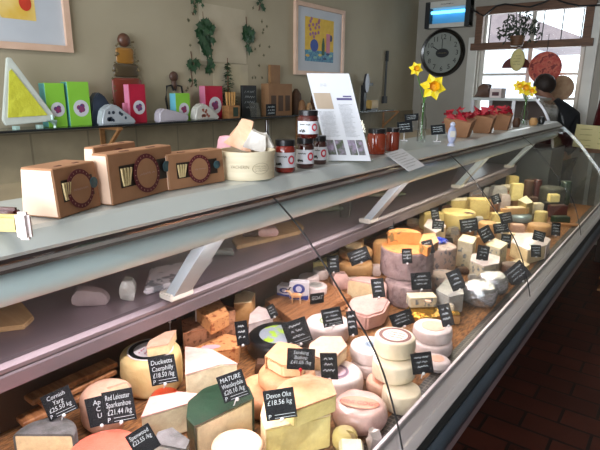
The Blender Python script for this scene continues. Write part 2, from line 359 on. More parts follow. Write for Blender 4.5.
# front rail, bumper
b = MB().extr([(-.497,.705),(-.497,.748),(-.487,.748),(-.482,.742),(-.425,.728),(-.425,.705)],'y',Y0,Y1); cpart(b,'front_rail',M_alu)
b = MB().extr([(-.497,.7482),(-.497,.752),(-.489,.752),(-.487,.7482)],'y',Y0,Y1); cpart(b,'rail_lip',mat('pale_metal_lip','#e6dce2',None,5,.3,metal=.3))
b = MB().extr([(-.424,.727),(-.412,.715),(-.412,.705),(-.424,.700)],'y',Y0,Y1); cpart(b,'rail_groove',M_dark)
P = [(-.412+.024*math.cos(a), .682+.026*math.sin(a)) for a in [math.radians(t) for t in range(90,-91,-15)]]
b = MB().extr([(-.45,.708)]+P+[(-.45,.656)],'y',Y0,Y1); cpart(b,'bumper',M_navy,smooth=True)
b = MB().extr([(-.45,.655),(-.396,.655),(-.392,.635),(-.45,.62)],'y',Y0,Y1); cpart(b,'lower_strip',mat('pinkish_metal_strip','#8b7b80',None,5,.4,metal=.3))
b = MB().extr([(-1.35,.11),(-.72,.11),(-.69,.50),(-.46,.615),(-1.35,.615)],'y',Y0,Y1); cpart(b,'body_panel',mat('body_enamel','#7a8084',None,3,.4))
b = MB().box((-1.03,(Y0+Y1)/2,.055),(.56,Y1-Y0-.1,.11)); cpart(b,'plinth',M_dark)
b = MB().box((-.94,(Y0+Y1)/2,.655),(.89,Y1-Y0,.09)); cpart(b,'deck',M_straw)
# black wire grille along the front of the deck
M_gr = tilemat('wire_grille','#060606','#0a0a0a','#6a625c',.020,.016,.5,.0022,0,.4)
b = MB().box((-.5275,(Y0+Y1)/2,.7002),(.06,Y1-Y0-.02,.0012)); cpart(b,'air_grille',M_gr)
# rear shelf and rail
b = MB().box((-1.42,(Y0+Y1)/2,.965),(.44,Y1-Y0,.02)); cpart(b,'rear_shelf',M_mauve)
b = MB().extr([(-1.20,.985),(-1.185,.983),(-1.175,.972),(-1.175,.962),(-1.182,.958),(-1.178,.95),(-1.178,.915),(-1.20,.91)],'y',Y0,Y1); cpart(b,'rear_rail',mat('rail_steel','#80767e','#71686f',3,.4,metal=.5))
b = MB().box((-1.36,(Y0+Y1)/2,.83),(.02,Y1-Y0,.27)); cpart(b,'inner_back_panel',M_brownm)
b = MB().box((-1.63,(Y0+Y1)/2,.83),(.02,Y1-Y0,.93)); cpart(b,'rear_panel',mat('rear_panel_white','#b9b6b0',None,3,.4))
b = MB().box((-1.395,(Y0+Y1)/2,1.306),(.47,Y1-Y0,.024)); cpart(b,'rear_lid',mat('rear_lid_top','#84775f','#776a54',6,.5))
for i in range(5):
    y = -.24+1.175*i
    if i==0: y=-.16
    b = MB(); x0,z0,x1,z1 = -1.175,.995,-.965,1.262; w=.035
    n = Vector((-(z1-z0),0,(x1-x0))).normalized()*.016
    b.hexa([Vector(p)+q for p,q in (((x0,y-w,z0),n),((x0,y-w,z0),-n),((x0,y+w,z0),-n),((x0,y+w,z0),n),((x1,y-w,z1),n),((x1,y-w,z1),-n),((x1,y+w,z1),-n),((x1,y+w,z1),n))])
    cpart(b,'strut',mat('strut_enamel','#a5b3bc','#9caab3',3,.4))
    b = MB().box((x0-.004,y,.996),(.06,.088,.022)).bevel(.004); cpart(b,'strut_foot',M_white)
# end panels
EP = [(-1.62,.71)]+[(p[0]-.008,p[1]) for p in GS[::-1]]+[(-1.62,1.328)]
b = MB().extr(EP,'y',Y1-.008,Y1-.002); cpart(b,'end_glass',M_cglass)
oo = thick(GS,-.004); ii = thick(GS,.018); b = MB().extr(oo+ii[::-1],'y',Y1,Y1+.02); cpart(b,'end_trim',mat('end_trim_metal','#a9adb0',None,4,.25,metal=.6))
b = MB().extr(EP,'y',Y0-.02,Y0-.002); cpart(b,'end_panel',M_white)
# ================================================================ CHEESE BUILDERS
DK = .702
def base(px,py,zt): p = atz(px,py,zt); return p, ppm(p)
def wheel(name,label,px,py,zt,zb,r,rind,rr=.012,cat='cheese',bulge=.002,disc=None,group=None,amp=.0015,lay=None):
    p,s = base(px,py,zt); R = r/s; H = zt-zb
    b = MB().sweep(rprof(R,H,min(rr,H*.45,R*.4),4,bulge),0,2*PI,seg=36).rough(amp,25,px)
    o = b.build(name, CH.get(rind) or rind, loc=(p.x,p.y,zb), smooth=True, rz=random.uniform(0,6)); tag(o,label,cat,group)
    if disc:     # (radius share, material, ring material, text)
        f,m,rm = disc[:3]
        MB().sweep([(0,H-.001),(R*f,H-.001),(R*f,H+.0018),(0,H+.0018)],0,2*PI,seg=32).build('paper_label',m,o); lo_=o.children[-1] if o.children else o
        if rm: MB().sweep([(R*f*.72,H+.0018),(R*f*.93,H+.0018),(R*f*.93,H+.0024),(R*f*.72,H+.0024)],0,2*PI,seg=32).build('printed_ring',rm,lo_)
        if len(disc)>3 and rm:
            t = MB(); rnd = random.Random(px)
            for k in (-1,0,1): scribble(t, lambda u,v:(u,v,H+.0024), -R*f*.5, R*f*.5, k*R*f*.28, R*f*.16, R*f*.05, rnd)
            t.build('print',disc[3],lo_)
    return o
def sector(name,label,px,py,zt,zb,r,a0,a1,rind,paste,t=.006,rr=.012,cat='cheese',group=None,amp=.001):
    p,s = base(px,py,zt); R = r/s; H = zt-zb; a0 = math.radians(a0)+SA; a1 = math.radians(a1)+SA
    O = rprof(R,H,min(rr,H*.4),4); I = [(max(0,q[0]-t), min(max(q[1],t),H-t)) for q in O]
    root = thing(name,(p.x,p.y,zb),0,label,cat,group)
    n = max(6,int(abs(a1-a0)/(PI/18)))
    b = MB().sweep(O+I[::-1][:-0 or None],a0,a1,seg=n); b.rough(amp,25,px).build('rind',CH.get(rind) or rind,root,smooth=True)
    b = MB().sweep(I,a0,a1,seg=n).rough(amp,25,px).build('paste',CH.get(paste) or paste,root,smooth=True)
    return root
def slab(name,label,pts,zt,zb,paste,rind=None,sides=(),t=.004,cat='cheese',group=None,bev=.003,amp=.001,top=True,cuts=2):
    P = [atz(x,y,zt) for x,y in pts]
    if zt < .97: P = [Vector((min(max(p.x,-1.34),-.50),p.y,p.z)) for p in P]
    c = sum(P,Vector())/len(P)
    L = [Vector((q.x-c.x,q.y-c.y)) for q in P]; n = len(L)
    ar = sum(L[i].x*L[(i+1)%n].y-L[(i+1)%n].x*L[i].y for i in range(n))
    sd = set(sides)
    if ar < 0: L = L[::-1]; sd = {(n-2-i)%n for i in sd}
    H = zt-zb
    root = thing(name,(c.x,c.y,zb),0,label,cat,group)
    b = MB().prism([(v.x,v.y) for v in L],0,H-(t if (rind and top) else 0)); b.bevel(bev,2); b.rough(amp,20,pts[0][0])
    b.build('paste' if rind else 'piece',CH.get(paste) or paste,root,smooth=True)
    if rind:
        b = MB()
        if top:
            v = MB(); b.prism([(q.x*1.004,q.y*1.004) for q in L],H-t,H)
        for i in sd:
            a,d = L[i],L[(i+1)%n]; e = (d-a).normalized(); nn = Vector((e.y,-e.x))*t
            b.prism([a,a+nn,d+nn,d],0,H)
        b.rough(amp,20,pts[0][0]).build('rind',CH.get(rind) or rind,root)
    return root
def block(name,label,px,py,zt,zb,w,d,yaw,m,rind=None,cat='cheese',group=None,bev=.005,amp=.0012,part='rind',tt=.004):
    p,s = base(px,py,zt); w/=s; d/=s; H=zt-zb; rz = SA+math.radians(yaw)
    if rind:
        root = thing(name,(p.x,p.y,zb),rz,label,cat,group)
        MB().box((0,0,(H-tt)/2),(w,d,H-tt)).bevel(bev,2).rough(amp,20,px).build('paste',CH.get(m) or m,root,smooth=True)
        MB().box((0,0,H-tt/2),(w,d,tt)).bevel(.001,1).build(part,CH.get(rind) or rind,root,smooth=True)
        return root
    o = MB().box((0,0,H/2),(w,d,H)).bevel(bev,2).rough(amp,20,px).build(name,CH.get(m) or m,loc=(p.x,p.y,zb),smooth=True,rz=rz)
    return tag(o,label,cat,group)
def lump(name,label,px,py,zt,zb,w,d,yaw,m,cat='cheese',group=None,amp=.006,sc=14):
    p,s = base(px,py,zt); w/=s; d/=s; H=zt-zb
    b = MB().box((0,0,H/2),(w,d,H)).sub(3)
    b.mapv(lambda v: Vector((v.x*(1-.25*(abs(v.z/H-.5)*2)**3), v.y*(1-.25*(abs(v.z/H-.5)*2)**3), v.z)))
    zz = lambda v: v
    b.rough(amp,sc,px)
    lo = min(v.co.z for v in b.bm.verts); b.mapv(lambda v: Vector((v.x,v.y,max(v.z,.0))))
    o = b.build(name,CH.get(m) or m,loc=(p.x,p.y,zb),smooth=True,rz=SA+math.radians(yaw)); return tag(o,label,cat,group)

def circ2(rx,rz,n=18): return [(rx*math.cos(2*PI*k/n),rz*math.sin(2*PI*k/n)) for k in range(n)]
# ---- bay nearest the viewer
sector('cheese_wedge','half wheel of cheese with dark mottled nettle rind and pale cut face, front left corner',43,434,.805,DK,31,0,180,'yarg','cream')
sector('cheese_wedge','thick cream rounded cheese behind the red-lettered pair of slate tags, beside wooden slats',106,388,.81,DK,26,40,322,'pinkr','pale',rr=.03)
wheel('whole_cheese','whole pale wheel with black-ringed white paper label, small wedge resting on top',153,352,.825,DK,31,'pale' if 0 else mat('ochre_rind','#dcc591','#cdb27a',16,.6,bump=.3),.02,disc=(.76,mat('label_white','#dcd6dc',None,9,.5),CH['blackw'],mat('label_pink','#c06a80',None,9,.5)))
slab('cheese_wedge','small pinkish wedge lying on the black-ringed paper label of a pale wheel',[(149,350),(171,346),(179,332),(168,334),(152,343)],.862,.8275,'cream','pinkr')
wheel('wax_cheese','small round red wax cheese in clear film under the slate tag of the ringed wheel',163,390,.752,DK,15,'redw',.018)
slab('cheese_wedge','tall pale wedge with pinkish rind between the ringed wheel and the green wax wedge',[(184,374),(219,364),(236,363),(212,350),(184,347)],.835,DK,'pale','pinkw',(3,),bev=.002)
slab('cheese_wedge','long grey-cream cut wedge with pink wrapped top behind the salmon round',[(141,417),(192,402),(198,394),(176,392),(150,397)],.79,DK,'pale','pinkw',(2,))
wheel('cheese_round','large salmon-orange film wrapped round at the bottom left of the counter',104,449,.79,DK,37,'redl',.02,amp=.003)
slab('cheese_wedge','small dark mouldy-topped piece between the salmon round and the green wax wedge',[(153,443),(186,449),(190,440),(172,427),(158,432)],.80,DK,'grey','yarg')
slab('cheese_wedge','wedge with dark green wax rind and cream cut face beside the pale round',[(198,427),(254,400),(249,388),(228,383),(207,390),(192,403),(190,419)],.825,DK,'pale','greenw',(1,2,3,4,5,6),t=.005)
wheel('cheese_round','flat beige round with smooth top in front of the green wax wedge',246,436,.785,DK,28,'pinkr',.01)
slab('cheese_block','largest bright yellow cheese block at the front, with tan rind on top',[(263,437),(338,420),(336,402),(300,392),(262,404),(258,420)],.80,DK,'yellow','cream',(4,5))
slab('cheese_block','yellow cut wedge with tan rind lying on top of the largest bright block',[(296,414),(338,398),(333,384),(308,378),(288,384),(276,396)],.855,.8025,'yellow','tanr',(2,3,4))
sector('cheese_round','lowest tan washed-rind round of the stack behind the yellow block',268,386,.765,DK,31,60,330,'tanr','cream',rr=.02)
sector('cheese_round','middle tan washed-rind round in the stack behind the yellow block',287,370,.812,.767,29,120,395,'tanr','cream',rr=.02)
slab('cheese_wedge','topmost pale tan wedge of the washed-rind stack, half behind a black tag',[(266,356),(282,365),(303,365),(308,352),(295,345),(279,342)],.855,.8145,'cream','tanr',(3,4,5),bev=.006)
sector('cheese_round','small yellow rind round just right of the largest yellow cheese block',343,428,.755,DK,14,-20,300,'butter','cream',rr=.02)
lump('cheese_round','pale yellow-green ball cheese at the bottom edge beside the wire grille',358,445,.76,DK,26,24,0,'pale',amp=.003)
lump('film_wrap','crumpled clear film twist standing beside the bottom pale ball cheese',378,432,.77,DK,12,10,30,'wrap',cat='plastic wrap',amp=.012,sc=40)
o = wheel('bagged_cheese','pink cheese round sealed in clear bag with red lettering and orange print',352,404,.765,DK,30,'pinkw',.02,amp=.004)
t = MB(); add_text(t,'MINI GIROLLE'[:0]+'MINI GOGO',.026,lambda u,v:(u*1.0,v,.0),maxw=.12)
t.mapv(lambda v: Matrix.Rotation(SA-o.rotation_euler.z-math.radians(12),3,'Z')@Vector((v.x,v.y-.01,.0675))).build('lettering',mat('red_lettering','#c8202c',None,9,.5),o)
t = MB(); t.prism([(.06*math.cos(a),.03*math.sin(a)) for a in [2*PI*i/20 for i in range(20)]],0,.0008).mapv(lambda v: Matrix.Rotation(SA-o.rotation_euler.z-math.radians(12),3,'Z')@Vector((v.x,v.y-.005,v.z+.0655))).build('orange_print',mat('orange_print','#e39a78',None,9,.4),o)
o = wheel('cheese_round','small pinkish round with orange label lying by the wire grille',391,384,.745,DK,20,'pinkr',.012,disc=(.7,mat('orange_label','#e8a080','#dd9a90',20,.4),None))
# stack of three by the grille
for i,(nm,zt,px,py,r) in enumerate((('lowest',.757,408,386,22.5),('middle',.812,409,365,21.5),('topmost',.868,410,341,20.5))):
    wheel('cheese_round',('lowest of three cream rounds stacked by the grille','middle one of three cream rounds stacked by the grille','topmost of three cream rounds by the grille, with brown ring print')[i],410+(i-1)*.6,[388,364,340][i],zt,DK+[0,.057,.112][i],r,mat('cream_rind','#e6dac2','#d8c9ac',18,.55,bump=.35),.006,
      disc=(.86,mat('label_cream','#e6d8cc',None,9,.5),mat('brown_print','#6a2c22',None,9,.5),mat('brown_print','#6a2c22')) if i==2 else None)
wheel('cheese_round','lower of two white rounds stacked behind the tall cream stack',370,362,.745,DK,20.5,'whiter',.007)
wheel('cheese_round','upper of two white rounds behind the tall cream stack, with blue oval label',370,345,.79,.7455,20.5,'whiter',.007,disc=(.45,mat('label_blue','#7f98b0',None,9,.5),CH['pale'],mat('label_navy','#3b4a78',None,9,.5)))
wheel('cheese_round','lower of two small white rounds right of the tall cream stack',433,340,.745,DK,19,'whiter',.007)
wheel('cheese_round','upper of two small white rounds right of the tall cream stack, pink stained top',433,326,.79,.7455,19,'whiter',.007,disc=(.6,CH['pinkr'],None))
wheel('cheese_round','single low white round between the tall cream stack and the grille',437,358,.735,DK,13,'whiter',.012,disc=(.55,CH['pinkr'],None))
wheel('whole_cheese','white bloomy wheel with purple oval label carrying a cream wedge',344,373,.765,DK,29,'whiter',.015,disc=(.5,mat('label_lilac','#c9a9bb',None,9,.5),mat('label_plum','#6c4868',None,9,.5)))
slab('cheese_wedge','cream brie wedge with rind lying on the purple-labelled white wheel',[(318,356),(341,362),(356,347),(350,338),(330,338),(320,345)],.815,.7685,'cream','pinkr',(3,4,5))
wheel('wax_cheese','black wax wheel with green and grey landscape label',284,333,.765,DK,33,'blackw',.015,disc=(.62,mat('label_landscape','#8a93a0','#7d8896',9,.5,spots='#8db02e',sthr=.5,sscale=16),None))
wheel('whole_cheese','white bloomy wheel with green-ringed label right of the black wax wheel',323,322,.77,DK,23,'whiter',.012,disc=(.4,mat('label_ivory','#dfe0c8',None,9,.5),mat('label_green','#8aa070',None,9,.5)))
lump('cheese_piece','dark brown wrapped piece tucked behind the tan stack and black wheel',262,362,.74,DK,16,14,0,'brown')
# speckled group
slab('cheese_slab','large speckled brown cheese slab under the small orange wedge',[(184,335),(240,322),(240,308),(225,303),(200,302),(184,309),(180,320)],.80,DK,'speck','speck',(2,3,4,5,6))
slab('cheese_wedge','orange speckled wedge with white rind perched on the brown slab',[(198,308),(213,321),(231,312),(220,296),(206,297)],.852,.802,'speck2','whiter',(4,),top=False)
slab('cheese_slab','orange speckled slab with pink oval label in front of the brown slab',[(190,352),(238,345),(240,333),(224,330),(190,345)],.762,DK,'speck2','speck2')
p,s = base(211,346,.7665)
tag(MB().prism([(.032*math.cos(a),.014*math.sin(a)) for a in [2*PI*i/24 for i in range(24)]],0,.001).build('oval_label',mat('pink_label','#d9aebb',None,9,.5),loc=p-Vector((0,0,.0035)),rz=SA+.15),'pink oval paper label lying on the orange speckled slab','label')
slab('cheese_wedge','tan wedge with brown-edged cut face right of the small orange wedge',[(232,308),(253,306),(257,296),(246,293),(234,298)],.81,DK,'tan2','cream',(2,3))
slab('cheese_wedge','pale lilac-white wedge behind the black wax wheel, by a small tag',[(240,322),(264,316),(268,308),(252,302),(242,311)],.765,DK,'whiter','whiter')
# goat board
slab('serving_board','brown ribbed wooden board carrying the goat cheeses',[(237,290),(299,325),(352,296),(318,276),(285,273),(262,278)],.735,DK,M_rattan,cat='board',bev=.002)
def gpack(label,px,py,zb,w,d,h,yaw):
    p,s = base(px,py,zb+h); rz = SA+math.radians(yaw); root = thing('cheese_pack',(p.x,p.y,zb),rz,label,'packaged cheese')
    w/=s; d/=s
    MB().box((0,0,h/2),(w,d,h)).bevel(.004,2).build('carton',mat('pack_white','#e2dfe8',None,9,.4),root,smooth=True)
    t = MB(); t.prism([(w*.32*math.cos(a),h*.26*math.sin(a)) for a in [2*PI*i/20 for i in range(20)]],0,.001).mapv(lambda v: Vector((v.x,-d/2-.0006-v.z,v.y+h*.6))).build('blue_emblem',mat('pack_blue','#2a3f9c',None,9,.4),root)
    t = MB(); t.prism([(w*.16*math.cos(a),h*.16*math.sin(a)) for a in [2*PI*i/20 for i in range(20)]],0,.001).mapv(lambda v: Vector((v.x,-d/2-.0018-v.z,v.y+h*.6))).build('emblem_face',mat('pack_white2','#d2d4ec',None,9,.4),root)
    t = MB(); t.prism([(-w*.48,h*.05),(w*.48,h*.05),(w*.48,h*.28),(0,h*.20),(-w*.48,h*.3)],0,.001).mapv(lambda v: Vector((v.x,-d/2-.0006-v.z,v.y))).build('blue_band',mat('pack_blue'  ,'#2a3f9c'),root)
gpack('low white carton with dark blue emblem at the left of the wooden board',271,280,.7365,19,14,.045,-20)
gpack('tall white carton with blue oval emblem standing behind the toy goat',291,278,.7365,23,8,.085,-8)
g = thing('goat_figurine',atz(296,303,.7365),SA,'small orange-brown toy goat standing on the wooden board','figurine')
mg = mat('goat_brown','#d19058','#e6c6a0',30,.5)
b = MB(); b.ell((0,0,.034),(.024,.010,.012)); b.tube([(-.02,0,.038),(-.030,0,.052)],[.007,.005]); b.ell((-.034,0,.054),(.010,.006,.006)); b.tube([(.022,0,.04),(.029,0,.046)],.002,6)
for x in (-.016,.017):
    for y in (-.006,.006): b.tube([(x,y,.03),(x,y,.0)],[.004,.0025],6)
b.build('body',mg,g,smooth=True); b = MB()
for y in (-.003,.003): b.tube([(-.031,y,.058),(-.026,y,.068),(-.02,y,.07)],[.002,.0015,.001],6)
b.build('horn',M_dark,g)
g = thing('goat_sign',atz(317,304,.7365),SA+.35,'small black sign lettered GOAT on the wooden board','sign')
MB().box((0,0,.026),(.062,.004,.046)).bevel(.0015,1).build('card',M_card,g)
t = MB(); add_text(t,'GOAT',.024,lambda u,v:(u,-.0026,v+.028),maxw=.05); t.build('lettering',M_chalk,g)
wheel('cheese_round','small white goat cheese round behind the tall blue-printed carton',300,273,.775,.7365,10,'whiter',.006)
wheel('cheese_round','small ash-topped white goat cheese behind the GOAT sign',316,285,.775,.7365,11,'whiter',.006,disc=(.6,CH['grey'],None))
slab('cheese_wedge','bright yellow wedge standing near the black glass seam on the board',[(309,262),(330,262),(329,250),(324,247)],.80,.7365,'yellow','yellow')
wheel('cheese_round','white film-wrapped drum cheese right of the ash-topped goat cheese',322,268,.785,.7365,8,'wrap',.006)
# wrapped group
lump('wrapped_cheese','small pinkish film-wrapped piece behind the tag left of the cream slab',341,272,.78,DK,18,16,10,'pinkw')
lump('wrapped_cheese','crumpled white film-wrapped piece at the foot of the tan rounds',350,277,.74,DK,17,14,30,'wrap')
wheel('whole_cheese','lower tan round under the leaning cream slab',353,262,.78,DK,22,'tan2',.02)
wheel('whole_cheese','upper tan round carrying the leaning cream slab and a tag',354,247,.83,.781,20,'tan2',.02)
block('cheese_block','cream slab cheese lying on the upper tan round',354,238,.875,.832,16,14,-20,'cream','tan2')
wheel('whole_cheese','dull tan cheese drum left behind the big orange-topped blue cheese',378,242,.86,DK,15,'tan2',.02)
sector('whole_cheese','half round with pink rind and cream cut face under the right slate tag',362,283,.80,DK,25,-28,152,'pinkw','cream',rr=.02)
slab('wrapped_cheese','angular pink film-wrapped block in front of the pink half round',[(348,310),(368,316),(385,311),(391,299),(372,293),(352,297)],.765,DK,'pinkw',bev=.008)
# big orange/mauve cylinder: two drums
wheel('blue_cheese_drum','lower mottled mauve-grey blue cheese drum of the tall central pile',405,283,.80,DK,28,'stilt',.012,amp=.003)
wheel('blue_cheese_drum','upper mottled mauve-grey blue cheese drum with orange cut top',404,249,.925,.8015,26.5,'stilt',.008,amp=.003,disc=(.97,CH['orange'],None))
sector('cheese_wedge','large orange blue-veined half round on top of the tall central pile',404,235,.985,.9275,18,-10,190,'orange','orange')
slab('cheese_wedge','orange blue-veined wedge beside the half round on the central pile',[(411,245),(420,250),(432,243),(428,234),(416,235)],.968,.9275,'orange','orange')
wheel('blue_cheese_drum','grey veined drum with blue rosette behind the orange-topped pile',441,247,.845,DK,22,'stiltp',.01,amp=.002)
p,s = base(438,239,.862)
r = thing('rosette',(p.x,p.y,.8465),0,'bright blue paper rosette lying on the grey veined drum','rosette')
b = MB()
for i in range(18):
    a = 2*PI*i/18; u = Vector((math.cos(a),math.sin(a),0)); w = Vector((-u.y,u.x,0)); l = .05+.01*(i%2)
    b.poly([u*.006-w*.004+Vector((0,0,.004)),u*l*.7-w*.008+Vector((0,0,.016)),u*l+Vector((0,0,.006)),u*l*.7+w*.008+Vector((0,0,.016)),u*.006+w*.004+Vector((0,0,.004))])
b.ell((0,0,.012),(.012,.012,.012)); b.build('petals',mat('rosette_blue','#2b46c8',None,9,.4),r)
# middle bay
block('cheese_block','grey-cream block with printed rind over gold foil, below a large tag',420,292,.785,.74,30,15,5,'blue','pale')
wheel('foil_cheese','gold foil wrapped cheese under the grey-cream block',422,309,.7385,DK,18,M_gold,.006,amp=.003)
slab('cheese_wedge','grey film-wrapped wedge right of the block on gold foil',[(433,293),(449,302),(467,298),(463,283),(445,280)],.785,DK,'grey','grey')
wheel('whole_cheese','dull grey-pink wheel behind the grey film-wrapped wedge',446,275,.785,DK,17,'stiltp',.02)
wheel('foil_cheese','nearest silver foil wrapped round beside the grille',476,286,.785,DK,18,M_foil,.02,amp=.006)
wheel('foil_cheese','second silver foil wrapped round, just behind the nearest one',492,274,.785,DK,15,M_foil,.02,amp=.006)
block('small_cheese_box','small open box of gold wrapped cheese between foil round and white rounds',452,312,.745,DK,15,10,0,'tan2',M_gold,cat='box')
slab('blue_cheese_block','blue cheese block with white rind top, behind the silver foil rounds',[(464,263),(480,270),(499,266),(500,258),(482,253),(466,255)],.80,DK,'blue','whiter')
slab('blue_cheese_block','blue speckled block standing left of the white-topped blue block',[(458,240),(473,244),(477,237),(463,234)],.845,DK,'blue','pale')
slab('blue_cheese_block','blue speckled block right of the diamond-tilted tag',[(486,244),(500,249),(508,243),(495,238)],.83,DK,'blue','pale')
lump('brown_cheese_piece','small brown piece below the left blue speckled block',459,268,.735,DK,14,10,0,'brown')
slab('cheese_loaf','long white-topped loaf with cream cut side near the front rail',[(511,242),(528,250),(546,245),(550,239),(537,233),(516,233)],.785,DK,'cream','whiter',(2,3,4))
slab('cheese_wedge','flat yellow-cream wedge in front of the white-topped loaf',[(503,262),(518,268),(530,262),(518,255)],.745,DK,'butter','cream')
wheel('wax_cheese','dark brown wax drum with orange label beside the back-to-front sign',507,263,.79,DK,9,'brown',.01)
slab('cheese_wedge','white-rimmed cream wedge behind the blue rosette',[(424,226),(436,233),(446,226),(440,219),(428,219)],.875,.80,'cream','whiter')
wheel('whole_cheese','large pale yellow wheel behind the blue speckled block',458,211,.90,.80,17,'butter',.012)
block('cheese_block','pale yellow block left of the large pale yellow wheel',430,212,.90,.80,22,14,10,'butter')
block('cheese_block','long butter-yellow block behind the large pale yellow wheel',461,199,.91,.80,26,12,10,'butter','pale')
block('cheese_block','tall butter-yellow block at the middle glass seam, under a small tag',486,199,.93,.80,24,16,0,'butter')
block('cheese_block','second butter-yellow block in front of the tall seam block',497,212,.85,.80 if 0 else DK,16,12,0,'butter')
wheel('cheese_round','small orange-tan round in front of the tall seam block',488,222,.835,DK,9,'tan2',.012)
block('cheese_block','pale green-cream block right of the orange-tan round',502,223,.80,DK,14,10,0,'pale')
block('cheese_block','yellow upright block in the far bay above the tan slab',519,184,.93,.80,14,8,0,'yellow')
slab('cheese_wedge','curved pale rind wedge leaning at the foot of the yellow upright block',[(512,200),(522,205),(530,203),(522,195)],.83,DK,'butter','pale')
block('cheese_slab','long tan slab in the far bay over the blue foil packet',519,206,.80,.75,26,10,5,'tan2','cream')
wheel('foil_cheese','pale blue foil packet below the long tan slab',524,214,.749,DK,12,'bluf',.015,amp=.005)
block('cheese_block','pinkish cream block between black tags and pale blue foil',517,224,.78,DK,13,9,0,'pinkr')
wheel('cheese_round','orange-tan round above the white-topped loaf',540,224,.77,DK,11,'tan2',.012)
wheel('cheese_round','small golden round left of the dark red wax block',545,211,.79,DK,7,'butter',.01)
block('wax_cheese','dark red wax block in the far bay',558,205,.79,DK,18,7,5,'dkred')
block('cheese_block','small bright yellow cube on the dark red wax block',554,194,.85,.791,10,7,0,'yellow')
block('wax_cheese','dark green wax slab near the far front rail',562,217,.75,DK,18,9,5,'greenw')
wheel('whole_cheese','big dull olive wheel at the far end of the counter',548,186,.86,DK,13,'olive',.02)
block('cheese_block','tan upright block beside the far glass, right of the third strut',513,176,.91,.80,10,8,10,'butter')
b_ = block('cheese_block','small orange-tan block below the tan upright block',515,187,.84,DK,8,7,0,'tan2')
p = atz(524,172,.88); 
tag(MB().tube([(-.12,0,.025),(-.10,0,.025),(.08,0,.025),(.12,0,.025)],[.012,.026,.026,.018],14).build('salami',CH['pale'],loc=(-1.12,4.45,.7985),rz=SA,smooth=True),'pale cream salami-like roll lying at the back of the far bay','salami')
lump('wrapped_cheese','grey film-wrapped piece left of the yellow upright block',499,186,.90,.80,15,9,0,'grey')
lump('wrapped_cheese','white crumpled wrapped piece at the top of the middle seam',505,194,.86,DK,10,8,0,'wrap')
lump('foil_cheese','dull silver wrapped piece behind the tall butter-yellow block',475,187,.91,.80,12,9,0,M_foil)
lump('wrapped_cheese','grey film-wrapped piece right of the large pale yellow wheel',477,217,.84,DK,9,9,0,'grey')
lump('foil_cheese','crumpled silver wrapped piece between two black tags near the rosette',452,228,.84,DK,12,8,20,M_foil)
lump('foil_cheese','crumpled silver wrapped piece just left of the pale yellow block',414,217,.86,.80,14,9,20,M_foil)
block('cheese_block','cream block at the far right behind the golden round',538,203,.80,DK,10,7,0,'pale')
block('wax_cheese','black wax block right of the pale cream block in the far bay',547,202,.80,DK,6,7,0,'blackw')
tag(MB().box((0,0,.0),(.20,.05,.012)).bevel(.002,1).build('wooden_strip',M_wood,loc=tuple(atz(563,224,.71))[:2]+(.709,),rz=SA-.2),'thin golden wooden strip at the far front of the deck','board')
for k,(px,py,m,lb) in enumerate(((545,165,'olive','hazy dark green jar row item at the far rear, left one'),(541,180,'dkred','dark red jar at the far rear beside the green jar'),(566,181,'greenw','dark green jar nearest the far glass end'),(532,180,'brown','dark brown jar behind the yellow upright block'))):
    wheel('food_jar',lb,px,py,.90,DK,5,m,.01,cat='jar')

for a in (('block','tan block wedged between the two price tags in front of the large pale yellow wheel',472,214,.86,DK,9,7,10,'tan2'),
 ('block','dull brown block at the rear left of the long butter-yellow block',447,205,.88,.80,10,7,0,'brown'),
 ('block','tan slab lying before the tall seam block',500,209,.87,DK,12,7,-8,'tan2'),
 ('lump','dark crumpled wrapped piece behind the rosette drum',449,236,.80,DK,10,8,0,'blackw'),
 ('block','ochre block right of the left blue speckled block',480,236,.80,DK,9,7,20,'tan2'),
 ('block','pale tan block beneath the orange-tan round',528,233,.735,DK,11,7,5,'tan2'),
 ('block','cream block in front of the green-cream block',511,233,.745,DK,9,7,-10,'cream'),
 ('lump','black-blue crumpled foil end of the pale blue packet',537,214,.755,DK,8,6,0,'blackw'),
 ('block','small brown block behind the golden round',534,197,.82,DK,8,6,0,'brown'),
 ('lump','dull grey bagged piece behind the tall butter-yellow block',488,187,.88,.80,10,7,0,'grey'),
 ('block','orange block at the foot of the tan upright block',516,196,.83,DK,7,5,15,'tan2'),
 ('block','tan wedge block between the brown wax drum and the loaf',516,262,.73,DK,9,7,0,'tan2'),
 ('lump','clear film-wrapped piece just behind the second silver foil round',478,272,.745,DK,10,7,0,'grey'),
 ('block','grey speckled block behind the gold cheese box',450,300,.76,DK,12,8,-12,'blue'),
 ('lump','brown crust piece at the foot of the tall central pile',432,268,.745,DK,10,9,0,'brown'),
 ('lump','pale wrapped piece left of the tall central pile',381,262,.76,DK,10,10,0,'wrap'),
 ('block','narrow brown block behind the pale yellow block',418,208,.86,.80,8,6,0,'brown'),
 ('block','olive-brown block at the rear between two butter-yellow blocks',474,198,.89,.80,8,6,0,'tan2')):
    k,lb,px,py,zt,zb,w_,d_,yw,m = a
    (block if k=='block' else lump)('cheese_block' if k=='block' else 'wrapped_cheese',lb,px,py,zt,zb,w_,d_,yw,m)
for px,py,z,r,m,lb in ((428,301,.7858,3.5,'pinkr','tiny pink sticker on the grey-cream block'),(469,213,.9008,5,'dkred','small dark red paper label on the large pale yellow wheel'),(533,245,.786,5,'bluf','small blue paper label on the white-topped loaf')):
    p,s=base(px,py,z); tag(MB().prism(circ2(r/s,r/s*.7),0,.001).build('paper_sticker',CH[m],loc=(p.x,p.y,z)),lb,'label')
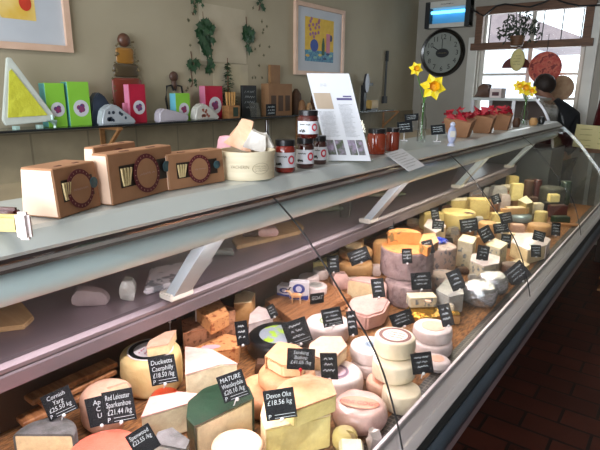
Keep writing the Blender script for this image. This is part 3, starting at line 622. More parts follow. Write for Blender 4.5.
# riser and slats
tag(MB().box((-1.205,3.5,.75),(.27,2.3,.095)).build('display_riser',M_rattan),'long wooden riser along the back of the counter deck','riser')
for k,(a,c,z,lb) in enumerate((((24,398),(112,361),.79,'topmost wooden slat lying at the rear of the deck'),((34,400),(112,369),.765,'middle wooden slat at the rear of the deck'),((14,418),(106,383),.74,'lowest wooden slat at the rear of the deck'))):
    A = atz(*a,z); Bq = atz(*c,z); A.x=max(A.x,-1.30); Bq.x=max(Bq.x,-1.30); d = Bq-A; o = MB().box((0,0,0),(d.length,.048,.016)).bevel(.003,1).build('wooden_plank',M_rattan,loc=(A+Bq)/2,rz=math.atan2(d.y,d.x)); tag(o,lb,'slat')
for i in range(7):
    a = atz(318+i*6,322-i*3.6,.712); o = MB().box((0,0,0),(.10,.010,.008),ry=0).bevel(.002,1).build('straw_strip',M_rattan,loc=(a.x,a.y,.708),rz=SA+.5+.05*i); tag(o,'thin brown wooden strip of the mat below the GOAT sign','mat strip','mat strips below the goat board')
# ================================================================ PRICE TAGS
def ptag(label,px,py,w,h,roll,zt,txt=None,yaw=0,pin=None,lift=.045,tilt=.3,strip=False,mcard=None):
    zc = zt+lift; p = atz(px,py,zc); s = ppm(p); w/=s; h/=s; rz = SA+math.radians(yaw)
    root = thing('price_tag',(p.x,p.y,zt),rz,label,'price tag','black price tags in the counter'); ro = math.radians(roll)
    cr,sr = math.cos(ro),math.sin(ro); ct,st = math.cos(tilt),math.sin(tilt); hc = lift
    def fn(u,v,dy=-.0016):
        a = u*cr-v*sr; c = u*sr+v*cr; return Vector((a, dy*ct+c*st, hc+c*ct+dy*-st))
    b = MB().box((0,0,0),(w,.0025,h)).bevel(.0008,1); b.mapv(lambda v: fn(v.x,v.z,v.y)); cardo = b.build('card',mcard or M_card,root)
    low = -h/2*abs(cr)-w/2*abs(sr)*.3
    M = pin or M_pin
    b = MB(); a = fn(0,-h/2*.8,.004); b.tube([a,(a.x*.3,a.y,max(.0,hc-h/2-.02)*.5),(0,a.y,-.004 if hc>h/2 else 0)],[.0022,.0015,.001],6); b.ell(fn(0,-h/2,-.002),.005,8,6); b.build('pin',M,root,smooth=True)
    rnd = random.Random(px*7+py); t = MB(); g = lambda u,v: fn(u,v)
    if txt:
        n = len(txt); 
        for i,l in enumerate(txt): add_text(t,l,h*.235,g,0,h*(.30-.23*i),maxw=w*.80)
    else:
        n = 3
        for i in range(n):
            q = rnd.uniform(.22,.4); scribble(t,g,-w*q,w*q,h*(.28-.22*i),h*.11,h*.028,rnd)
    if strip:
        for q in ((-.22,-.42,.44,.012),):
            t.poly([g(w*-.22,-h*.33),g(w*.44,-h*.33),g(w*.44,-h*.345),g(w*-.22,-h*.345)]); t.poly([g(w*-.22,-h*.43),g(w*.44,-h*.43),g(w*.44,-h*.445),g(w*-.22,-h*.445)])
        add_text(t,'P',h*.2,g,-w*.38,-h*.38)
    t.build('writing',M_chalk,cardo); return root
ptag('black slate tag lettered Cornish Yarg on the nettle-rind half wheel',59,403,31,26,25,.806,['Cornish','Yarg','£25.50 kg'],strip=True)
ptag('black slate tag lettered Red Leicester over the salmon round',119,406,31,32,11,.811,['Red Leicester','Sparkenhoe','£21.44 /kg'],strip=True)
ptag('black slate tag mostly hidden behind the Red Leicester tag',99,411,24,29,14,.795,['Ap','C','U'],yaw=0,lift=.03)
ptag('black slate tag lettered Ducketts Caerphilly before the black-ringed wheel',163,370,27,28,11,.80,['Ducketts','Caerphilly','£18.50 /kg'],strip=True,lift=.05)
ptag('black slate tag lettered Spenwood at the bottom edge, tilted up',143,441,27,26,32,.80,['Spenwood','£23.55 /kg'],lift=.05)
ptag('black slate tag lettered Mature Wensleydale on the green wax wedge',233,386,27,27,20,.83,['MATURE','Wensleydale','£20.10 /kg'],strip=True,lift=.05)
ptag('black slate tag lettered Devon Oke before the yellow cut wedge',280,404,31,30,9,.83,['Devon Oke','£18.56 kg'],strip=True)
ptag('black slate tag on a red pin over the tan washed-rind stack',301,359,28,21,-2,.858,['Stinking','Bishop','£41.05 /kg'],pin=M_redpin)
ptag('narrow slate tag on the white wheel with purple label',329,366,18,26,12,.79,None,yaw=-25)
ptag('grey hazy slate tag behind the first strut and the brown slab',168,313,13,18,15,.702,None,lift=.16)
ptag('slate tag before the brown speckled slab, left of the black wheel',242,333,15,24,20,.785,None,yaw=-30)
ptag('slate tag standing on the black wax wheel',297,332,25,25,20,.77,None,strip=True)
ptag('slate tag standing on the white wheel with green-ringed label',332,317,20,18,12,.775,None,strip=True)
ptag('slate tag cut by the nearest black glass seam',352,323,11,24,22,.77,None,yaw=-40)
ptag('wide slate tag lying behind the tall cream stack',402,319,23,15,20,.745,None,lift=.035)
ptag('diamond-tilted slate tag on the small white rounds right of the cream stack',446,315,13,22,28,.795,None,yaw=-40)
ptag('slate tag leaning on the front of the tall cream stack',422,363,21,21,8,.78,None)
ptag('tiny slate tag at the left corner of the wooden board',272,311,9,13,35,.765,None,yaw=-20,lift=.03)
ptag('slate tag right of the yellow wedge on the goat board',333,264,12,17,5,.785,None,lift=.04)
ptag('slate tag leaning on the cream slab over the tan rounds',359,256,21,14,22,.834,None,lift=.035)
ptag('slate tag on the pink half round with cream cut face',378,288,13,19,15,.80,None,yaw=-25)
ptag('slate tag on the side of the orange-topped mauve drum',407,256,10,15,3,.926,None,lift=.0)
ptag('slate tag on the right side of the orange wedge on the central pile',428,247,11,14,20,.93,None,yaw=-20,lift=.03)
ptag('slate tag standing on the grey-cream block over gold foil',421,281,20,17,4,.787,None)
ptag('diamond-tilted slate tag on the grey film-wrapped wedge',456,280,14,20,28,.787,None,yaw=-20)
for lb,px,py,w,h,ro,zt in (('slate tag behind the white-rimmed wedge, upper of two',435,214,8,12,8,.88),('slate tag before the white-rimmed wedge, lower of two',438,226,12,11,-5,.86),
  ('wide slate tag left of the blue speckled blocks',469,225,18,13,8,.86),('diamond-tilted slate tag between the two blue speckled blocks',486,234,13,15,28,.835),
  ('slate tag on the white-topped blue block',483,253,12,15,-10,.805),('tiny slate tag on the tall butter-yellow block at the seam',496,199,9,9,20,.935),
  ('dark slate tag crossing the middle glass seam, uppermost',506,218,12,11,10,.81),('wide slate tag just left of the middle glass seam',501,228,15,10,8,.80),('slate tag at the cream end of the white-topped loaf',506,241,10,14,-5,.785),
  ('slate tag lying on top of the white-topped loaf',539,236,12,10,-15,.79),('slate tag on the front side of the white-topped loaf',536,251,10,12,0,.755),('dark slate tag right of the orange-tan round',556,229,9,13,-5,.735),
  ('small slate tag behind the orange-topped pile, left one',392,214,11,9,20,.88),('slate tag behind the orange-topped pile, lower narrow one',391,226,6,9,0,.88)):
    ptag(lb,px,py,w,h,ro,zt,None,lift=.03)
ptag('large dark card seen from behind, standing at the front rail',517,274,22,20,42,.704,None,lift=.05,tilt=.1,mcard=mat('card_back','#2a2a30',None,9,.5))
# ================================================================ REAR SHELF CONTENTS
def board(label,pts,z,th=.014):
    return slab('chopping_board',label,pts,z+th,z,mat('pale_board','#c4a57c','#b4956c',6,.6,stretch=(1,8,8)),cat='chopping board',bev=.003)
ZR = .976
board('pale chopping board at the left end of the rear shelf',[(-20,330),(24,325),(34,316),(22,302),(-20,298)],ZR)
board('long chopping board with meat scraps on the rear shelf',[(237,246),(300,231),(304,226),(296,219),(238,233),(232,239)],ZR,.016)
lump('ham_piece','pink ham offcut lying on the long chopping board',268,227,1.03,.993,20,12,10,'pinkw',cat='meat')
lump('ham_piece','brown crust offcut beside the ham on the long board',251,231,1.015,.993,18,8,10,'brown',cat='meat')
M_spot = mat('spotted_paper','#c9c6cc','#c0bdc4',6,.5,spots='#77787f',sthr=.58,sscale=22)
slab('paper_wrap','folded grey-spotted wrapping paper on the rear shelf by the first strut',[(143,290),(196,276),(212,256),(150,268)],1.0,ZR+.004,M_spot,cat='paper',bev=.006,amp=.005)
lump('plastic_bag','crumpled clear plastic bag left of the spotted paper',128,280,1.035,ZR,14,16,0,'grey',cat='bag',amp=.015,sc=20)
lump('paper_wrap','dull grey cloth heap in the middle left of the rear shelf',90,290,1.02,ZR,34,16,12,mat('grey_cloth','#a89a9c','#8b7d80',12,.7),cat='cloth',amp=.012)
lump('paper_wrap','grey paper bundle right beside the first strut',222,249,1.0,ZR,22,12,12,mat('grey_cloth2','#8f948f','#7c807c',12,.7),cat='paper',amp=.01)
p = atz(345,212,1.0); tag(MB().sweep([(.02,0),(.03,.0),(.034,.07),(.031,.07),(.027,.004),(.02,.004)],0,2*PI,seg=20).build('glass_cup',M_cglass,loc=(p.x,p.y,ZR),smooth=True),'small clear cup on the rear shelf left of the second strut','cup')
for px,py,w,lb in ((385,192,40,'greenish paper stack on the rear shelf right of the second strut'),(330,206,26,'dull green cloth on the rear shelf left of the clear cup')):
    lump('paper_wrap',lb,px,py,1.0,ZR,w,12,14,mat('green_grey_paper','#9aa088','#858c74',12,.7),cat='paper',amp=.008)
# ================================================================ ON THE LEDGE
ZL = 1.366
def kbox(label,pA,pB,h,dep,rdz=0,cut=True,lift=0):
    A = atz(*pA,ZL); B_ = atz(*pB,ZL); d = (B_-A)*.97; w = d.length; rz = math.atan2(d.y,d.x)
    root = thing('cheese_biscuit_box',(A.x,A.y,ZL),rz,label,'cardboard box','kraft gift boxes on the ledge')
    i = .008; fr = lambda u,v: Vector((u, i*.9*v/h, v))       # front face leans back
    b = MB(); q = i*.9
    b.hexa([Vector(p) for p in ((0,0,0),(w,0,0),(w,dep,0),(0,dep,0),(i*.2,q,h),(w-i*.2,q,h),(w-i*.2,dep-q,h),(i*.2,dep-q,h))]); b.bevel(.002,1)
    b.build('carton',[M_kraft],root)
    # end face overlay: window light put into a paler kraft colour
    b = MB(); b.poly([(-.0008,.003,.003),(-.0008+i*.17,q+.002,h-.004),(-.0008+i*.17,dep-q-.002,h-.004),(-.0008,dep-.003,.003)][::1]); b.build('lit_end_face',M_kraftlit,root)
    # windows
    b = MB(); b.poly([fr(w*.14,h*.30)-Vector((0,.001,0)),fr(w*.86,h*.30)-Vector((0,.001,0)),fr(w*.86,h*.74)-Vector((0,.001,0)),fr(w*.14,h*.74)-Vector((0,.001,0))]); b.build('window_opening',mat('dark_window','#2b211c',None,9,.3),root)
    b = MB()
    for k in range(4): c = fr(w*(.17+.035*k),h*.51); b.sweep([(0,-.003),(h*.2,-.003),(h*.2,.003),(0,.003)],0,2*PI,seg=18) if 0 else b.box(c-Vector((0,.003,0)),(w*.016,.004,h*.36),ry=.12*(k-1))
    b.build('biscuits',mat('biscuit','#d2bb8a',None,9,.7),root)
    R = h*.41; cc = fr(w*.52,h*.5)
    mp = lambda v: cc+Vector((v.x, -.0035-v.z+v.y*.9*i/h, v.y))
    MB().prism([(R*math.cos(a),R*math.sin(a)) for a in [2*PI*k/30 for k in range(30)]],0,.001).mapv(mp).build('round_sticker',M_maroon,root); st_=[c for c in root.children if c.name.startswith('round_sticker')][0]
    MB().prism([(R*.76*math.cos(a),R*.76*math.sin(a)) for a in [2*PI*k/30 for k in range(30)]],.001,.0016).mapv(mp).build('sticker_face',M_kraft,st_)
    t = MB(); rnd = random.Random(int(pA[0])); scribble(t,lambda u,v: mp(Vector((u,v,.0022))),-R*.55,R*.55,0,R*.14,R*.05,rnd)
    for k in range(22):
        a = 2*PI*k/22; u = Vector((math.cos(a),math.sin(a),0)); v = Vector((-u.y,u.x,0))*R*.022; t.poly([mp(u*R*.85-v+Vector((0,0,.0014))),mp(u*R*.93-v+Vector((0,0,.0014))),mp(u*R*.93+v+Vector((0,0,.0014))),mp(u*R*.85+v+Vector((0,0,.0014)))])
    t.build('print',[mat('sticker_print','#a88070',None,9,.6)],st_)
    c2 = fr(w*.84,h*.56); b = MB().prism([(h*.12*math.cos(a),h*.12*math.sin(a)) for a in [2*PI*k/18 for k in range(18)]],0,.002).mapv(lambda v: c2+Vector((v.x,-.004-v.z,v.y))); b.build('round_jar_lid',mat('lid_navy','#26303c','#3f6268',40,.4),root)
    if cut:
        b = MB()
        for x in (.3,.7): b.box((w*x,q+dep*.2,h+.0006),(w*.12,.006,.001))
        b.build('slot_marks',mat('kraft_slot','#6d4636',None,9,.8),root)
    return root
kbox('leftmost kraft gift box on the ledge, turned so its lit-tinted end shows',(60,219),(103,205),.092,.085)
kbox('second kraft gift box with maroon ring sticker, in front of another box',(113,206),(178,188),.105,.055)
kbox('kraft gift box standing behind the second one',(100,196),(142,184),.108,.04)
kbox('third kraft gift box, beside the round wooden tub',(170,191),(227,181),.085,.06)
# packaged cheeses behind the ledge at far left
for px,py,m,lb,w,h in ((5,214,'butter','yellow wrapped cheese wedge at the far left behind the boxes',30,.03),(22,212,'whiter','white and red packet left of the leftmost kraft box',15,.045),(6,207,'dkred','dark red packet at the far left edge of the ledge',26,.035)):
    block('cheese_packet',lb,px,py,ZL+h,ZL,w,9,-5,m,cat='packaged cheese')
p = atz(126,158,ZL+.085) 
p = atz(158,163,ZL+.07)
o = MB().ell((0,0,.012),(.018,.012,.012)).build('blue_trinket',mat('trinket_blue','#3a6fc8',None,9,.3),loc=(p.x-.1,p.y,ZL+.0),smooth=True); tag(o,'small blue trinket behind the kraft boxes','trinket')
# wooden tub
pc = atz(247,177,ZL); s = ppm(pc); R = 27.5/s; H = 27/s
pc = Vector((pc.x,pc.y,ZL))+Vector((-_n(Vector((pc.x,pc.y,0))).x,-_n(Vector((pc.x,pc.y,0))).y,0))*-R*.15
t_ = thing('wooden_tub',pc,0,'round pale wooden tub holding wrapped cheeses on the ledge','tub')
M_tub = mat('pale_birch','#e2d6bc','#d6c8aa',6,.6,stretch=(1,1,12))
MB().sweep([(0,0),(R,0),(R,H),(R-.005,H),(R-.005,.008),(0,.008)],0,2*PI,seg=40).build('tub_wall',M_tub,t_,smooth=True)
MB().sweep([(R,H*.84),(R+.0025,H*.84),(R+.0025,H),(R,H)],0,2*PI,seg=40).build('rim_band',M_tub,t_,smooth=True)
M_burn = mat('burnt_print','#9a876a',None,9,.7)
ca = math.atan2(-pc.y,-pc.x)
def onc(RR,a0): return lambda u,v: Vector(((RR+.0006)*math.cos(a0+u/RR),(RR+.0006)*math.sin(a0+u/RR),v))
b = MB(); fn = onc(R,ca); rnd = random.Random(3)
add_text(b,'VACHERIN',.012,lambda u,v: fn(u-R*.25,v+H*.48),maxw=.05,shear=.1)
for k in range(30):
    a = 2*PI*k/30; c = 2*PI*(k+1)/30; q = lambda a,r: fn(R*.52+r*1.7*math.cos(a),H*.42+r*math.sin(a)); b.poly([q(a,.014),q(c,.014),q(c,.0148),q(a,.0148)])
for k in range(3): scribble(b,fn,R*.52-.018,R*.52+.018,H*.42+(k-1)*.006,.004,.0007,rnd)
b.build('burnt_lettering',M_burn,t_)
MB().sweep([(0,.009),(R-.006,.009),(R-.006,H*.8),(0,H*.8)],0,2*PI,seg=30).build('straw_filling',M_straw,t_)
def inb(name,label,px,py,w,h,m,cat,amp=.007,z=None,rot=0,taper=.35):
    zb = ZL+H*.803; p = atz(px,py,zb+h/s/2); ww = w/s; hh = h/s
    b = MB().box((0,0,hh/2),(ww,ww*.7,hh)).sub(3); b.mapv(lambda v: Vector((v.x*(1-taper*max(0,v.z/hh)),v.y*(1-taper*max(0,v.z/hh)),v.z))).rough(amp,30,px)
    b.mapv(lambda v: Vector((v.x,v.y,max(v.z,0)))); b.mapv(lambda v: Matrix.Rotation(rot,3,'Y')@v); lo = min(v.co.z for v in b.bm.verts); b.mapv(lambda v: v-Vector((0,0,lo)))
    tag(b.build(name,m,loc=(p.x,p.y,zb),rz=SA,smooth=True),label,cat)
inb('wrapped_cheese','tall peach wrapped piece sticking out of the wooden tub',238,137,29,30,mat('peach_wrap','#e3b493','#d9a684',12,.5,bump=.4,coat=.3),'cheese',rot=.35,taper=.6)
inb('wrapped_cheese','pink wrapped piece at the left edge of the wooden tub',225,144,16,16,mat('pink_wrap','#dba4ae','#cf94a0',12,.5,bump=.4),'cheese')
inb('paper_twist','white paper-wrapped piece in the right of the tub',254,144,22,18,mat('white_wrap','#d9d4cf','#c9c3bd',12,.6,bump=.5),'cheese',rot=.3)
inb('paper_twist','second white paper cone at the tub right rim',267,144,15,17,mat('white_wrap'  ,'#d9d4cf'),'cheese',rot=-.3)
# jars
def jar(label,px,pyb,w,h,z0=ZL,mj='#5a1c14',lab=True,nm='jam_jar'):
    p = atz(px,pyb,z0); s = ppm(p); R = w/s/2; Hh = h/s
    n = Vector((p.x,p.y,0)).normalized()*R*.6; p = p+n*.6
    root = thing(nm,(p.x,p.y,z0),math.atan2(-p.y,-p.x),label,'jar')
    MB().sweep([(0,.0),(R*.9,0),(R,.005),(R,Hh*.74),(R*.86,Hh*.82),(0,Hh*.82)],0,2*PI,seg=28).build('jam_glass',mat('jam_'+mj.strip('#'),mj,None,12,.12,coat=.8,bump=.1),root,smooth=True)
    MB().sweep([(0,Hh*.82),(R*.92,Hh*.82),(R*.92,Hh*.99),(R*.86,Hh),(0,Hh)],0,2*PI,seg=28).build('lid',mat('jar_lid_black','#1c1a1e',None,9,.3,metal=.3),root,smooth=True)
    if lab:
        MB().sweep([(R,Hh*.16),(R+.0008,Hh*.16),(R+.0008,Hh*.62),(R,Hh*.62)],-1.25,1.25,seg=20).build('label',M_paper,root,smooth=True); lb_=root.children[-1]
        fn = lambda u,v: Vector(((R+.0014)*math.cos(u/R),(R+.0014)*math.sin(u/R),v))
        b = MB()
        for k in range(16):
            a = 2*PI*k/16; c = 2*PI*(k+1)/16; q = lambda a,r: fn(R*.62+r*.8*math.cos(a),Hh*.40+r*math.sin(a)); b.poly([q(a,Hh*.08),q(c,Hh*.08),q(c,Hh*.14),q(a,Hh*.14)])
        b.build('red_ring_mark',mat('label_red','#b81c34',None,9,.5),lb_)
        b = MB(); rnd = random.Random(px); scribble(b,fn,-R*.8,R*.2,Hh*.5,Hh*.05,Hh*.02,rnd); scribble(b,fn,-R*.9,-R*.3,Hh*.27,Hh*.12,Hh*.04,rnd); b.build('label_print',M_ink,lb_)
    return root,Hh,p
j1,h1,p1 = jar('front left jar of red jam in the pyramid of jars',285,172,21,32,mj='#7d1f14')
j2,h2,p2 = jar('middle jar in the bottom row of the jar pyramid',305,168,18,30,mj='#3a120f')
j3,h3,p3 = jar('right jar in the bottom row of the jar pyramid, by the leaflet',319,164,15,28,mj='#3a120f')
jar('single jam jar standing on top of the other jars',308,138,21,27,z0=ZL+max(h1,h2,h3)+.0005,mj='#4a1512')
jar('left amber jar right of the leaflet stand',376,154,19,25,mj='#8a3014',lab=False)
jar('right amber jar with small price dot, right of the leaflet stand',392,151,14,23,mj='#7a2812',lab=False)
# leaflet stand
A = atz(350,162,ZL); B_ = atz(369,159,ZL); sL = ppm(A)
rzl = SA+math.radians(-2); w = 42/sL; hh = 88/sL
L_ = thing('leaflet_stand',(A.x,A.y,ZL),rzl,'clear acrylic stand leaning with two printed white information sheets','leaflet stand')
sk = -.27
def lf(u,v,dy=0): return Vector((u+sk*v, v*.22+dy, v*.97))
def sheet(mb,u0,u1,v0,v1,dy): mb.poly([lf(u0,v0,dy),lf(u1,v0,dy),lf(u1,v1,dy),lf(u0,v1,dy)])
for k,(u0,u1) in enumerate(((-w*.5,0),(.0,w*.5))):
    b = MB(); q = [lf(u0,.004,-.001),lf(u1,.004,-.001),lf(u1,hh,-.001),lf(u0,hh,-.001)]; b.hexa([*q,*[p+Vector((0,.001,0)) for p in q]]); 
    b.build('paper_sheet',M_paper,L_)
b = MB(); q = [lf(-w*.52,0,.003),lf(w*.56,0,.003),lf(w*.56,hh*.97,.003),lf(-w*.52,hh*.97,.003)]; b.hexa([*q,*[p+Vector((0,.003,0)) for p in q]]); b.box((0,.05,.003),(w,.10,.004)); b.build('acrylic_back',M_cglass,L_)
b = MB(); sheet(b,-w*.46,-w*.06,hh*.60,hh*.78,-.0018); b.build('tan_photo',mat('tan_photo','#a59484','#97866f',6,.5),L_)
b = MB()
for u0,u1 in ((-.46,-.27),(-.24,-.04),(.06,.24),(.26,.42)): sheet(b,w*u0,w*u1,hh*.08,hh*.25,-.0018)
b.build('small_photos',mat('green_photo','#3f4a34','#8f7f9a',60,.5),L_)
b = MB(); rnd = random.Random(5)
for i in range(22):
    v = hh*(.29+.014*i*.95); 
    if v < hh*.59: scribble(b,lambda u,v: lf(u,v,-.0022),-w*.45,-w*(.05+.1*rnd.random()),v,.0022,.0006,rnd)
for i in range(26):
    v = hh*(.29+.0145*i); scribble(b,lambda u,v: lf(u,v,-.0022),w*.06,w*(.40-.12*rnd.random()),v,.0022,.0006,rnd)
for v in (.86,.88): scribble(b,lambda u,v: lf(u,v,-.0022),-w*.25,-w*.1,hh*v,.002,.0006,rnd)
b.build('text_lines',mat('grey_text','#6d7078',None,9,.6),L_)
b = MB(); sheet(b,w*.06,w*.42,hh*.70,hh*.725,-.0022); sheet(b,w*.22,w*.42,hh*.735,hh*.75,-.0022); b.build('heading',mat('violet_text','#4a4270',None,9,.6),L_)
# leaflet on ledge edge
pts = [atz(385,155,ZL+.004),atz(402,150,ZL+.004),atz(425,167,1.334),atz(409,173,1.334)]
e = [Vector((max(p.x,-.86-.1) if 0 else p.x,p.y,p.z)) for p in pts]
c = sum(e,Vector())/4
b = MB(); q = [p-c for p in e]; b.hexa([*q,*[p+Vector((0,0,.0015)) for p in q]])
lo = b.build('leaflet',M_paper,loc=c+Vector((0,0,.004))); tag(lo,'white printed leaflet lying over the front edge of the ledge','leaflet')
b = MB(); rnd = random.Random(9)
for i in range(7):
    f = .12+.12*i
    def ff(u,v,f=f): 
        a = q[0].lerp(q[3],f+v*1); d = q[1].lerp(q[2],f+v*1); return a.lerp(d,u)+Vector((0,0,.0022))
    scribble(b,ff,.1,.9 if i%3 else .6,0,.03,.012,rnd)
b.build('printed_lines',mat('grey_text2','#5a5d66',None,9,.6),lo)
# bottle vase with daffodils
def daffodil(mb_p,mb_t,c,r,n):
    n = Vector(n).normalized(); u = n.cross(Vector((0,0,1))).normalized(); v = u.cross(n)
    for k in range(6):
        a = 2*PI*k/6+.2; d = u*math.cos(a)+v*math.sin(a); w = n.cross(d)
        mb_p.poly([c+d*r*.12, c+d*r*.55+w*r*.34+n*r*.06, c+d*r-n*r*.05, c+d*r*.55-w*r*.34+n*r*.06])
    prev = None; seg = 12; rings = []
    for f,q in ((0,.22),(.35,.24),(.6,.36)):
        rings.append([mb_t.bm.verts.new(c+n*r*f+(u*math.cos(2*PI*k/seg)+v*math.sin(2*PI*k/seg))*r*q*(1.0+.12*(k%2)*(f>.5))) for k in range(seg)])
    for A2,B2 in zip(rings,rings[1:]):
        for k in range(seg): mb_t.face([A2[k],A2[(k+1)%seg],B2[(k+1)%seg],B2[k]])
    mb_t.face(rings[0])
def vase(label,px,pyb,h,w,fl,stems,lab2,toward=(.3,-1,0)):
    p = atz(px,pyb,ZL); s = ppm(p); Hh = h/s; R = w/s/2
    v = thing('glass_vase',(p.x,p.y,ZL),0,label,'vase')
    MB().sweep([(0,0),(R,0),(R,Hh*.55),(R*.55,Hh*.72),(R*.5,Hh),(R*.42,Hh),(R*.46,Hh*.7),(R*.9,Hh*.53),(R*.9,.004),(0,.004)],0,2*PI,seg=24).build('vase_body',M_cglass,v,smooth=True)
    f = thing('daffodil',(p.x,p.y,ZL+.006),0,lab2,'flower'); b1=MB();b2=MB();b3=MB(); fw = Vector((-p.x,-p.y,0)).normalized()
    for fx,fy,r in fl:
        b1=MB();b2=MB()
        q = Vector(p) ; d = p.length; # flower at the vase's distance
        rr = _ray(fx,fy); k = math.hypot(p.x,p.y)/math.hypot(rr.x,rr.y); c = Vector((rr.x*k,rr.y*k,EYE+rr.z*k))-Vector((p.x,p.y,ZL+.006)); 
        daffodil(b1,b2,c+fw*.015,r/s,fw+Vector((.2,0,.1))); pe=b1.build('petals',M_yel,f); b2.build('trumpet',M_oran,pe,smooth=True); b3.tube([(0,0,0),(c.x*.02,c.y*.02,Hh*1.05),c],.003,6)
    for a,hh_ in stems:
        b3.tube([(.002*math.cos(a),.002*math.sin(a),.0),(.003*math.cos(a),.003*math.sin(a),Hh*1.02),(.03*math.cos(a),.03*math.sin(a),max(hh_/s,Hh*1.3))],[.002,.003,.001],6)
    b3.build('stem',M_stem,f,smooth=True)
vase('clear glass bottle vase of daffodils on the ledge right of the amber jars',421,141,37,9,[(433,87,13),(416,69,7)],[(0,40),(2,34)],'pair of yellow daffodils, one big and one small, in the nearer vase')
vase('small clear vase with daffodils near the far end of the ledge',523,125,22,8,[(525,88,8),(519,86,6),(531,91,6)],[(0,22),(2,20)],'yellow daffodil cluster in the farther vase')
# kraft bags with red tissue
for i,(px,py,w,h,lb) in enumerate(((457,137,27,22,'nearest kraft tray with crimson tissue on the ledge'),(481,133,22,22,'middle kraft tray with crimson tissue on the ledge'),(500,130,18,20,'farthest kraft tray with crimson tissue on the ledge'))):
    p = atz(px,py,ZL); s = ppm(p); ww=w/s; hh=h/s; root = thing('gift_tray',(p.x,p.y+ww*.2,ZL),SA-.5,lb,'gift bag')
    b = MB(); t1=ww*.34; t2=ww*.5; b.hexa([(-t1,-t1,0),(t1,-t1,0),(t1,t1,0),(-t1,t1,0),(-t2,-t2,hh*.8),(t2,-t2,hh*.66),(t2,t2,hh*.8),(-t2,t2,hh)]); b.build('kraft_tray',M_kraft,root)
    b = MB(); rnd = random.Random(i)
    for k in range(26):
        c = Vector((rnd.uniform(-t2,t2)*.9,rnd.uniform(-t2,t2)*.9,hh*rnd.uniform(.75,1.15))); r=ww*.26
        b.poly([c+Vector((rnd.uniform(-r,r),rnd.uniform(-r,r),rnd.uniform(-r,r)*.7)) for _ in range(4)])
    b.build('tissue',M_red,root)
# bird pin
p = atz(451,146,ZL); s=ppm(p); root = thing('bird_ornament',(p.x,p.y,ZL),SA,'small pale blue and white ornament in front of the crimson tissue','ornament')
b = MB(); b.ell((0,0,11/s),(4.5/s,3/s,9/s)); b.ell((0,0,21/s),(2.6/s,2.6/s,2.8/s)); b.sweep([(0,0),(4/s,0),(3/s,3/s),(0,3/s)],0,2*PI,seg=16); b.build('figure',mat('ornament_blue','#9aa6cc','#c3c6d6',20,.3),root,smooth=True)
b = MB().poly([(-3/s,-3.2/s,8/s),(3/s,-3.2/s,8/s),(2/s,-3.2/s,16/s),(-2/s,-3.2/s,16/s)]); mb = MB(); mb.box((0,-2.8/s,12/s),(5/s,.6/s,6/s)); mb.build('wing',M_white,root)
# small dark cards on stands
for i,(px,py,w,h,zz,lb) in enumerate(((404,142,15,18,ZL,'dark slate card on a stand left of the nearer vase'),(437,143,14,16,ZL,'dark slate card on a stand right of the nearer vase'),(411,128,14,12,ZL,'dark slate card behind the nearer vase'))):
    p = atz(px,py-(8 if i==2 else 0)*0,zz); p += Vector((p.x,p.y,0)).normalized()*(.06 if i<2 else .13); s=ppm(p)
    root = thing('counter_card',(p.x,p.y,zz),SA,lb,'price card'); ww=w/s; hh=h/s
    MB().box((0,0,hh*.75),(ww,.003,hh*.6),ry=-.1,rx=-.2).build('card',M_card,root)
    MB().tube([(0,.006,0),(0,.006,hh*.6)],.002,6).build('stand',M_pin,root); MB().box((0,.006,.002),(.03,.03,.004)).build('foot',M_pin,root)
    t = MB(); rnd = random.Random(i+40); R2 = Matrix.Rotation(-.1,3,'Y')@Matrix.Rotation(-.2,3,'X')
    for k in range(3): scribble(t,lambda u,v: Vector((0,0,hh*.75))+R2@Vector((u,-.003,v)),-ww*.36,ww*.3,hh*(.15-.13*k),hh*.07,hh*.02,rnd)
    t.build('writing',M_chalk,root)
# little ornaments at far end of ledge
for i,(px,py,w,h,m,lb) in enumerate(((508,128,7,10,'wrap','white small pot at the far end of the ledge'),(516,127,8,9,'brown','brown trinket left of the farther vase'),(533,125,9,7,'tan2','small tan trinket right of the farther vase'),(541,124,7,7,'blackw','black trinket at the very end of the ledge'))):
    p=atz(px,py,ZL); s=ppm(p); tag(MB().sweep([(0,0),(w/s*.4,0),(w/s*.5,h/s*.5),(w/s*.3,h/s),(0,h/s)],0,2*PI,seg=16).build('trinket_pot',CH[m],loc=(p.x,p.y,ZL),smooth=True),lb,'ornament')
# ================================================================ SHELF ON LEFT WALL
ZS = 1.395
s0 = -0.6; s1 = atx(392,110,-2.7).y
sh = thing('wall_shelf',(-2.785,(s0+s1)/2,ZS-.012),0,'long glass wall shelf on wooden brackets','shelf')
MB().box((0,0,.006),(.21,s1-s0,.012)).build('glass_board',M_gshelf,sh)
MB().box((.1055,0,.006),(.002,s1-s0,.011)).build('dark_edge',M_dark,sh)
for px in (106,300,385,-60):
    y = atx(px,140,-2.85).y-(s0+s1)/2; b = MB(); b.box((-.103,y,-.11),(.018,.03,.22)); b.box((0,y,-.012),(.19,.03,.02)); b.hexa([(-.10,y-.01,-.17),(-.10,y+.01,-.17),(-.10,y+.01,-.20),(-.10,y-.01,-.20),(.07,y-.01,-.022),(.07,y+.01,-.022),(.09,y+.01,-.022),(.09,y-.01,-.022)]); b.build('bracket',M_wood,sh)
def sp(px, X=-2.78):   # where a thing whose image column is px stands on the shelf
    lo,hi = -1.0,6.0
    for _ in range(50):
        m = (lo+hi)/2; v = Vector((X,m,ZS-EYE)); cx = v.dot(Vector((_ex.x,_ey.x,_ez.x))); cz = v.dot(Vector((_ex.z,_ey.z,_ez.z)))
        if cz>0 and 300+F*cx/cz > px: hi = m
        else: lo = m
    p = Vector((X,lo,ZS+.0005)); return p, ppm(p)
